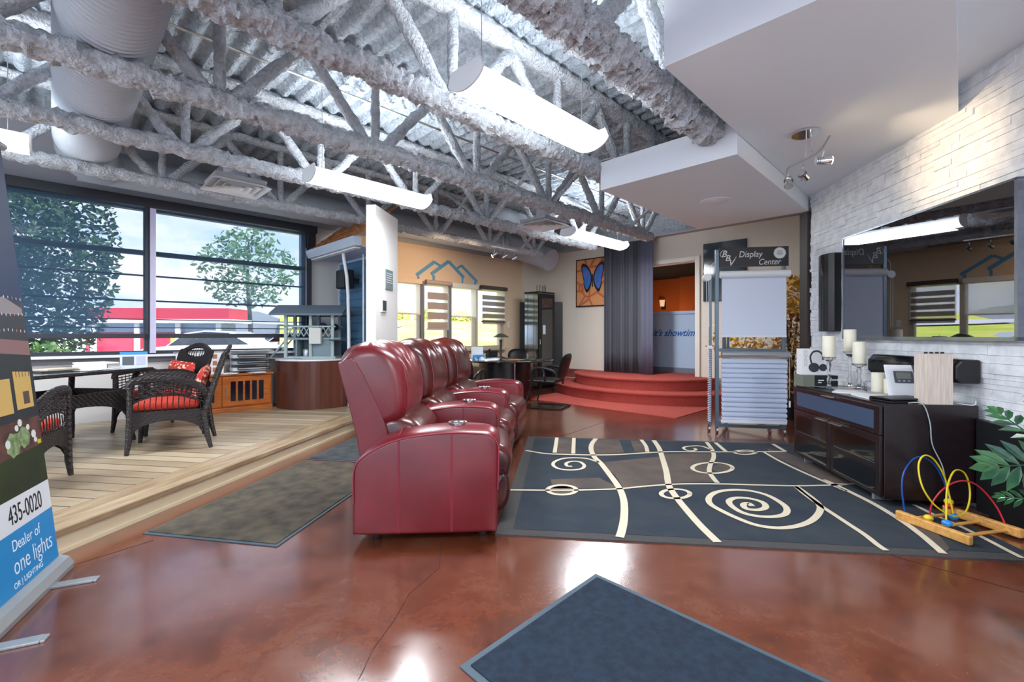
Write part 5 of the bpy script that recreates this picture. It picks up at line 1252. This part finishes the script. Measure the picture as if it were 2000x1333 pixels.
tag(MB().tube(smoothpts([RD(3.50, 2.36, CZ+.004), RD(3.455, 2.42, CZ+.003), RD(3.448, 2.46, .60), RD(3.448, 2.475, .45), RD(3.42, 2.52, .30), RD(3.40, 2.53, .12), RD(3.38, 2.52, .02)], 6), .0035, 6).build('cable', mat('pale_cable', srgb(170, 186, 184), .4), smooth=True), 'thin pale cable hanging down the side of the dark cabinet', 'cable')
tag(MB().tube(smoothpts([RD(3.52, 2.68, CZ+.004), RD(3.44, 2.72, CZ+.004), RD(3.47, 2.76, CZ+.03)], 5), .0035, 6).build('cable', white_metal, smooth=True), 'short white cable curling behind the wood block', 'cable')
# leaning black panel
o = thing('leaning_panel', 'black slab with white oval marks leaning on the stone wall behind the cabinet', 'panel', RD(2.86, 2.74, .012), RRD)
MB().ext([(0, .585), (.16, .0), (.585, 0), (.585, .62)], lambda p: Vector((0, p[0], p[1])), lambda p: Vector((.05, p[0], p[1]))).build('slab', matteblack, o, bevel=.004)
for k, w in enumerate((.055, .05, .035, .022)):
    z_ = .47-.05*k; MB().box(-.003, .145, z_-.013, .0, .145+w, z_+.012).build('oval_mark', paper_m, o, bevel=.0)
# bead maze toy
tc_ = Vector((2.735, 2.80, .0135)); o = thing('bead_maze', 'wooden bead maze toy with blue, red and yellow wire loops on the rug', 'toy', tc_, math.radians(13))
for x in (-.2, .2): MB().box(x-.018, -.20, 0, x+.018, .20, .055).build('side_rail', lightwood, o, bevel=.008)
for y in (-.13, .0, .13): MB().cyl((-.2, y, .022), (.2, y, .022), .010, n=10).build('cross_rod', lightwood, o, smooth=True)
MB().lathe([(.001, 0), (.03, .0), (.03, .012), (.001, .012)], (.03, -.22, 0), 20).build('round_end', lightwood, o) if False else None
def wire(pts, m, r=.005): return MB().tube(smoothpts(pts, 8), r, 8).build('bead_wire', m, o, smooth=True)
wb, wr_, wy = mat('wire_blue', srgb(24, 74, 160), .25), mat('wire_red', srgb(200, 30, 50), .25), mat('wire_yellow', srgb(232, 206, 40), .25)
wire([(-.19, .16, .05), (-.20, .17, .20), (-.17, .18, .30), (-.08, .19, .375), (.0, .19, .385), (.09, .18, .33), (.15, .16, .2), (.17, .15, .05)], wb)
wire([(-.12, .07, .03), (-.10, .06, .15), (-.03, .03, .25), (.06, 0, .285), (.14, -.03, .25), (.19, -.08, .15), (.20, -.12, .05)], wr_)
wire([(-.19, -.07, .05), (-.175, -.06, .15), (-.12, -.03, .27), (-.02, .0, .35), (.09, .02, .33), (.15, .03, .25), (.14, .02, .16), (.07, .0, .09), (-.04, -.01, .08), (-.14, .02, .14), (-.20, .05, .25), (-.19, .08, .37), (-.12, .10, .425), (-.04, .10, .40), (.03, .09, .30), (.06, .08, .18), (.07, .06, .04)], wy)
for x, y, z_, m_ in [(-.125, .07, .045, 'yellow'), (-.185, -.07, .075, 'blue'), (.165, .15, .095, 'yellow'), (.17, .15, .068, 'red'), (.07, .06, .04, 'blue')]:
    MB().ball((x, y, z_), .026, 14, .8).build('bead', mat('bead_'+m_, {'yellow': srgb(236, 206, 40), 'blue': srgb(30, 130, 210), 'red': srgb(214, 24, 36)}[m_], .15, coat=.6), o, smooth=True)

# tropical plant at the right edge
o = thing('potted_plant', 'potted tropical plant with deeply cut dark green leaves by the stone wall', 'plant', (2.72, 2.02, 0))
MB().lathe([(.12, 0), (.17, .28), (.18, .30), (.16, .30), (.14, .25), (.001, .25)], n=28).build('pot', mat('grey_pot', srgb(70, 74, 76), .5), o, smooth=True)
lg = mat('plant_leaf', srgb(24, 74, 50), .3, var=(srgb(60, 110, 60), 7), coat=.2)
def cutleaf(root, base, tip, nrm, k, lob, wid):
    base, tip = Vector(base), Vector(tip); org = Vector((2.72, 2.02, 0)); base -= org; tip -= org; root = Vector(root) - org
    d = (tip-base); L = d.length; d.normalize(); nrm = Vector(nrm); nrm = (nrm - d*nrm.dot(d)).normalized(); side = d.cross(nrm)
    MB().tube(smoothpts([root, root.lerp(base, .5)+Vector((0, 0, .06)), base], 6), .006, 6).build('stalk', lg, o, smooth=True)
    mb = MB(); mb.tube([base, tip], [.006, .002], 6)
    def lobe(c, e_, ln, w):
        e_ = e_.normalized(); q = e_.cross(nrm).normalized()
        mb.add([c, c+e_*ln*.3+q*w*.9+nrm*.004, c+e_*ln*.65+q*w+nrm*.006, c+e_*ln-nrm*.008, c+e_*ln*.65-q*w+nrm*.006, c+e_*ln*.3-q*w*.9+nrm*.004], [(0, 1, 2), (0, 2, 3), (0, 3, 4), (0, 4, 5)])
    for i in range(k):
        f = i/(k-1); c = base.lerp(tip, .05+.85*f); ln = lob*(.55+.9*math.sin(PI*(.15+.65*f)))*.8
        for sg in (-1, 1): lobe(c, side*sg*(1-.45*f) + d*(.15+.75*f), ln, wid)
    lobe(tip-d*.01, d, lob*.8, wid)
    lf = mb.build('leaf', lg, o, fix=False); lf.modifiers.new('t', 'SOLIDIFY').thickness = .0015
R0 = (2.72, 2.02, .26)
cutleaf(R0, fl(2040, 868, 1.2-.213/.889*2.25), (2.63, 2.47, .785), (-.3, -.75, .6), 6, .085, .016)
cutleaf(R0, (2.80, 2.34, .54), (2.56, 2.42, .50), (-.45, -.8, .4), 6, .14, .024)
cutleaf(R0, (2.78, 2.30, .36), (2.62, 2.44, .33), (-.3, -.7, .6), 7, .06, .009)
cutleaf(R0, (2.74, 2.2, .85), (2.66, 2.3, .88), (-.3, -.7, .6), 7, .08, .011)
cutleaf(R0, (2.55, 1.85, .6), (2.40, 1.72, .6), (0, 0, 1), 8, .12, .016)
cutleaf(R0, (2.75, 1.75, .7), (2.78, 1.5, .72), (0, 0, 1), 8, .12, .016)

# ---------------------------------------------------------------- roll-up banner
BD = Vector((.41, -.912, 0)).normalized(); BN = Vector((.912, .41, 0))        # along the base towards the camera / normal into the room
o = thing('rollup_banner', 'tall roll-up banner with night garden photo, phone number and blue panel', 'banner', (-2.30, 2.31, 0), math.atan2(BD.y, BD.x))
# local: +x along the base, +y = normal into the room
LEAN = .218/2.07
def bpn(x, z, off=.002): return Vector((x, -LEAN*(z-.07) + off, z))
BW = .86
MB().add([bpn(0, .07, 0), bpn(BW, .07, 0), bpn(BW, 2.12, 0), bpn(0, 2.12, 0), bpn(0, .07, -.002), bpn(BW, .07, -.002), bpn(BW, 2.12, -.002), bpn(0, 2.12, -.002)], [(0, 1, 2, 3), (4, 5, 6, 7), (0, 1, 5, 4), (2, 3, 7, 6), (1, 2, 6, 5), (0, 3, 7, 4)]).build('fabric', mat('banner_navy', srgb(42, 58, 92), .45), o)
MB().ext([(-.05, 0), (.05, 0), (.055, .03), (.035, .065), (0, .08), (-.035, .065), (-.055, .03)], lambda p: Vector((-.02, p[0], p[1])), lambda p: Vector((BW+.02, p[0], p[1]))).build('base_cassette', silver, o, bevel=.004)
MB().cyl(bpn(-.02, 2.125, 0), bpn(BW+.02, 2.125, 0), .018, n=12).build('top_rail', silver, o, smooth=True)
MB().cyl((BW/2, -.05, .03), bpn(BW/2, 2.10, -.03), .01, n=8).build('support_pole', silver, o, smooth=True)
for x in (.18, .66): MB().box(x-.025, .03, 0, x+.025, .20, .012).box(x-.024, .20, 0, x+.024, .215, .011).build('foot', silver, o, bevel=.003)
fab = [c for c in o.children if c.name.startswith('fabric')][0]
def bq(name, P_, m, off=.0008):
    return MB().ext(P_, lambda p: bpn(p[0], p[1], off-.0006), lambda p: bpn(p[0], p[1], off)).build(name, m, fab)
bq('blue_panel', [(0, .08), (BW, .08), (BW, .335), (0, .335)], mat('banner_blue', srgb(20, 132, 196), .4))
bq('white_band', [(0, .335), (BW, .335), (BW, .475), (0, .475)], mat('banner_white', srgb(214, 218, 224), .4))
bq('lawn_print', [(0, .475), (BW, .475), (BW, .62), (0, .66)], mat('lawn_print', srgb(46, 62, 26), .5, var=(srgb(24, 34, 18), 5)))
bq('garden_print', [(0, .66), (BW, .62), (BW, .80), (0, .80)], mat('garden_print', srgb(104, 66, 58), .5, var=(srgb(60, 40, 38), 14)))
bq('patio_print', [(0, .80), (BW, .80), (BW, 1.16), (0, 1.10)], mat('patio_print', srgb(46, 50, 54), .5, var=(srgb(34, 38, 44), 4)))
bq('lit_room_print', [(.03, .85), (.17, .85), (.17, 1.03), (.03, 1.02)], mat('lit_room_print', srgb(206, 170, 96), .5), .0014)
bq('lit_room_print', [(.20, .84), (.40, .84), (.40, 1.0), (.20, 1.0)], mat('lit_room_print', srgb(206, 170, 96), .5), .0014)
bq('window_print', [(.06, .87), (.11, .87), (.11, .93), (.06, .93)], mat('mullion_print', srgb(90, 70, 66), .5), .002)
for k in range(5): bq('mullion_print', [(.04+.026*k, 1.0), (.043+.026*k, 1.0), (.043+.026*k, 1.03), (.04+.026*k, 1.03)], mat('mullion_print', srgb(90, 70, 66), .5), .002)
bq('eave_print', [(0, 1.10), (BW, 1.16), (BW, 1.22), (0, 1.17)], mat('eave_print', srgb(140, 104, 104), .5), .0014)
bq('house_print', [(0, 1.17), (BW, 1.22), (BW, 1.40), (0, 1.36)], mat('house_print', srgb(58, 58, 66), .5), .001)
bq('roof_print', [(0.02, 1.33), (.16, 1.38), (.36, 1.33), (.36, 1.30), (.02, 1.30)], mat('roof_print', srgb(150, 140, 142), .5), .0016)
wb_ = mat('bulb_print', srgb(220, 220, 232), .5); ob_ = mat('orange_bulb_print', srgb(220, 130, 80), .5)
for r, (z_, dz_) in enumerate([(1.375, -.05), (1.29, .04), (1.22, -.06)]):
    for k in range(12):
        x = .02+.033*k; zz = z_+dz_*abs((x % .3)-.15)
        bq('bulb_print', [(x, zz), (x+.006, zz), (x+.006, zz+.012), (x, zz+.012)], ob_ if k % 4 == 2 else wb_, .0022)
gp_ = mat('shrub_print', srgb(84, 116, 72), .5, var=(srgb(150, 168, 120), 30)); fp = mat('flower_print', srgb(216, 220, 214), .5)
for cx, cz, r in [(.15, .72, .045), (.24, .70, .05)]: bq('shrub_print', [(cx+r*math.cos(2*PI*i/14)*(1+.2*(i % 2)), cz+r*math.sin(2*PI*i/14)*(1+.2*(i % 2))) for i in range(14)], gp_, .0016)
for cx, cz, r in [(.17, .79, .018), (.20, .77, .015), (.11, .76, .014), (.07, .72, .02), (.28, .71, .02), (.06, .69, .014)]: bq('flower_print', [(cx+r*math.cos(2*PI*i/8), cz+r*math.sin(2*PI*i/8)) for i in range(8)], fp, .002)
bq('yellow_flower_print', [(.015, .665), (.045, .665), (.045, .685), (.015, .685)], mat('yellow_print', srgb(206, 180, 40), .5), .002)
def btext(body, size, xr, z, m, sx=1, bold=0):   # right edge at local x = xr (text runs towards -x seen from the room)
    up_ = Vector((0, -LEAN, 1)).normalized()
    return text(body, size, frameM(bpn(xr, z, .0016), (-1, 0, 0), up_), m, 'banner_lettering', fab, sx=sx, ax='RIGHT', ext=.0004, bold=bold)
nb = mat('ink_black', srgb(22, 26, 34), .4); wt = mat('ink_white', srgb(232, 240, 246), .4)
btext('435-0020', .118, .080, .365, nb, .60)
btext('Dealer of', .072, .13, .252, wt, .82, -.0005)
btext('one lights', .112, .04, .152, wt, .74, -.001)
btext('OR | LIGHTING', .036, .145, .098, wt, .95)

# ---------------------------------------------------------------- outdoors
def ox(px, v, z=0):     # outdoor point seen at column px, distance v along the window-wall normal
    k = (px-1000)/F; Y = v/(-k*TC+TS); return Vector((k*Y, Y, z))
GZ = -.12
mb = MB(); mb.prism([UV(-60, 7.7).xy, UV(60, 7.7).xy, UV(80, 120).xy, UV(-60, 120).xy], GZ-.1, GZ-.004)
g_ = struct(mb.build('ground', asphalt_m))
mb = MB()          # grassy bank rising beyond the peach wall windows
def bank(a_, b_):
    v = 8.0 + 75*a_**1.6; u0 = .37*v if v < 12 else .33*v; u = u0 + b_*(1.6*v+20-u0)
    z = GZ + .012 + 4.6*max(0, (v-9)/74)**.8 + .05*noise.noise(Vector((u*.2, v*.2, 0)))*min(1, (v-8)/8)
    return UV(u, v, z)
mb.grid(40, 24, bank)
struct(mb.build('ground_lawn', grass_m, smooth=True, fix=False))
struct(MB().prism([UV(-6, 7.7).xy, UV(3.4, 7.7).xy, UV(3.8, 9.6).xy, UV(-6, 9.6).xy], GZ-.004, GZ+.02).build('ground_lawn', grass_m))
rr_ = random.Random(21)
def tree(name, label, px, v, h, cr, cz0, n, size, m, sq=1, trunk=.1, grp=None):
    p = ox(px, v); o = thing(name, label, 'tree', (p.x, p.y, GZ))
    MB().tube(smoothpts([(0, 0, 0), (.04*cr, 0, cz0*.6), (-.03*cr, .02, cz0+.3*(h-cz0)), (0, 0, h*.9)], 5), [trunk*(1-.05*i) for i in range(16)], 8).build('trunk', bark_m, o, smooth=True)
    def shp(r):
        while True:
            q = Vector((r.uniform(-1, 1), r.uniform(-1, 1), r.uniform(-1, 1)))
            if q.length < 1 and noise.noise(q*2.6+Vector((px, 0, 0))) > -.28: break
        w = 1 - .25*max(0, q.z)
        return Vector((q.x*cr*w, q.y*cr*w, (cz0+h)/2 + q.z*(h-cz0)/2))
    leaves(n, m, o, shp, size, 'foliage', rr_)
tree('leafy_tree', 'dense leafy tree close outside the big window beside the banner', 2, 10.2, 5.6, 1.38, .2, 16000, .06, leaf_dark, trunk=.09)
tree('young_tree', 'slender young tree standing alone beyond the big window', 486, 22, 6.1, 2.0, 2.5, 1500, .13, leaf_mid, trunk=.13)
tree('low_shrub', 'bright green low shrub below the leafy tree outside', 80, 9.2, 1.25, .75, -.1, 1300, .06, mat('shrub_leaf', srgb(110, 160, 90), .5, var=(srgb(160, 200, 120), 6)), trunk=.02)
for k, (px, v, h, c) in enumerate([(770, 74, 6.6, 2.8), (835, 80, 7, 2.8), (905, 74, 6.6, 2.8), (965, 70, 6.8, 2.8), (700, 74, 6.6, 2.8)]):
    tree('distant_tree', ['round tree beyond the lawn seen left through the peach wall windows', 'broad tree beyond the lawn behind the mauve striped shade', 'broad tree beyond the lawn between the striped shades', 'tall tree beyond the lawn behind the dark striped shade', 'round tree beyond the lawn hidden behind the dividing wall'][k], px, v, h, c, 2.6, 600, .5, mat('far_leaf', srgb(176, 186, 96), .6, var=(srgb(206, 200, 120), 1)), trunk=.3, grp='far trees')
# red canopy service building
redp = mat('red_fascia', srgb(216, 36, 56), .4); whp = mat('white_fascia', srgb(236, 238, 242), .5)
p = ox(300, 22); o = thing('service_building', 'long red and white canopied service building across the street', 'building', (p.x, p.y, GZ), math.radians(3)); o.scale = (.8, .35, .9)
W_ = 5.6
MB().box(-W_*.55, 0, 2.15, W_*.62, 4, 2.62).build('canopy_fascia', redp, o); MB().box(-W_*.6, -.05, 1.98, W_*.66, 4, 2.15).build('canopy_soffit', whp, o)
MB().box(-W_*.62, 1.0, 0, W_*.5, 4.4, 1.6).build('shop_front', mat('maroon_wall', srgb(176, 40, 66), .5), o); MB().box(-W_*.62, .9, 1.6, W_*.5, 4.3, 1.98).build('shop_band', mat('glass_band', srgb(150, 166, 186), .2), o)
MB().box(.5, .95, 1.0, 2.6, 1.0, 1.45).build('yellow_sign', mat('yellow_fascia', srgb(226, 186, 60), .4), o)
for x in (-3.0, -1.0, .9, 2.8): MB().box(x, .3, 0, x+.22, .5, 1.98).build('canopy_post', whp, o)
p = ox(480, 70); tag(MB().ext([(-6.5, 0), (6.5, 0), (6.5, 2.6), (1.5, 4.6), (-6.5, 4.9)], lambda q: Vector((q[0], 0, q[1])), lambda q: Vector((q[0], 8, q[1]))).build('warehouse', mat('far_grey', srgb(150, 160, 172), .7), loc=(p.x, p.y, GZ), rot=math.radians(20)), 'low grey warehouse far beyond the young tree', 'building')
def car(px, v, rot, col, label):
    p = ox(px, v); o = thing('car', label, 'car', (p.x, p.y, GZ), rot, 'parked cars')
    prof = [(-2.2, .35), (-2.2, .75), (-1.9, .92), (-1.3, .98), (-.8, 1.38), (-.2, 1.47), (.5, 1.44), (1.2, 1.02), (2.0, .88), (2.22, .6), (2.2, .35)]
    MB().ext(prof, lambda q: Vector((q[0], -.85, q[1])), lambda q: Vector((q[0], .85, q[1]))).build('body', mat('car_'+col, {'white': srgb(232, 236, 242), 'blue': srgb(60, 84, 120), 'silver': srgb(170, 176, 184)}[col], .2, .1, coat=1), o, bevel=.08, seg=3)
    g2 = [(-1.2, 1.0), (-.76, 1.34), (-.2, 1.42), (.46, 1.39), (1.05, 1.03)]
    MB().ext(g2, lambda q: Vector((q[0], -.86, q[1])), lambda q: Vector((q[0], .86, q[1]))).build('side_window', glossblack, o)
    for x in (-1.35, 1.4):
        for y in (-.8, .8): MB().cyl((x, y-.1, .33), (x, y+.1, .33), .33, n=18).build('wheel', matteblack, o, smooth=True)
car(438, 17, math.radians(10), 'white', 'white car parked nearest beyond the window ledge')
car(445, 33, math.radians(6), 'silver', 'silver car passing before the grey warehouse')
car(545, 42, math.radians(6), 'blue', 'blue car parked right of the young tree outside')
car(585, 24, math.radians(12), 'silver', 'silver car parked at the window frame end outside')
p = ox(515, 20); tag(MB().cyl((0, 0, 0), (0, 0, 1.5), .04, n=8).build('street_post', upper_m, loc=(p.x, p.y, GZ)), 'thin grey post on the pavement right of the young tree', 'post')
mb = MB(); pc = (16.5, 37)
def pondz(u, v): return GZ + .10 + 4.6*max(0, (v-9)/74)**.8
mb.add([UV(pc[0]+6.5*math.cos(q)*(1+.12*math.sin(3*q)), pc[1]+4.2*math.sin(q), pondz(0, pc[1]+4.2*math.sin(q))) for q in [2*PI*i/30 for i in range(30)]], [tuple(range(30))])
struct(mb.build('ground_pond', mat('pond_water', srgb(150, 176, 214), .08, coat=1)))
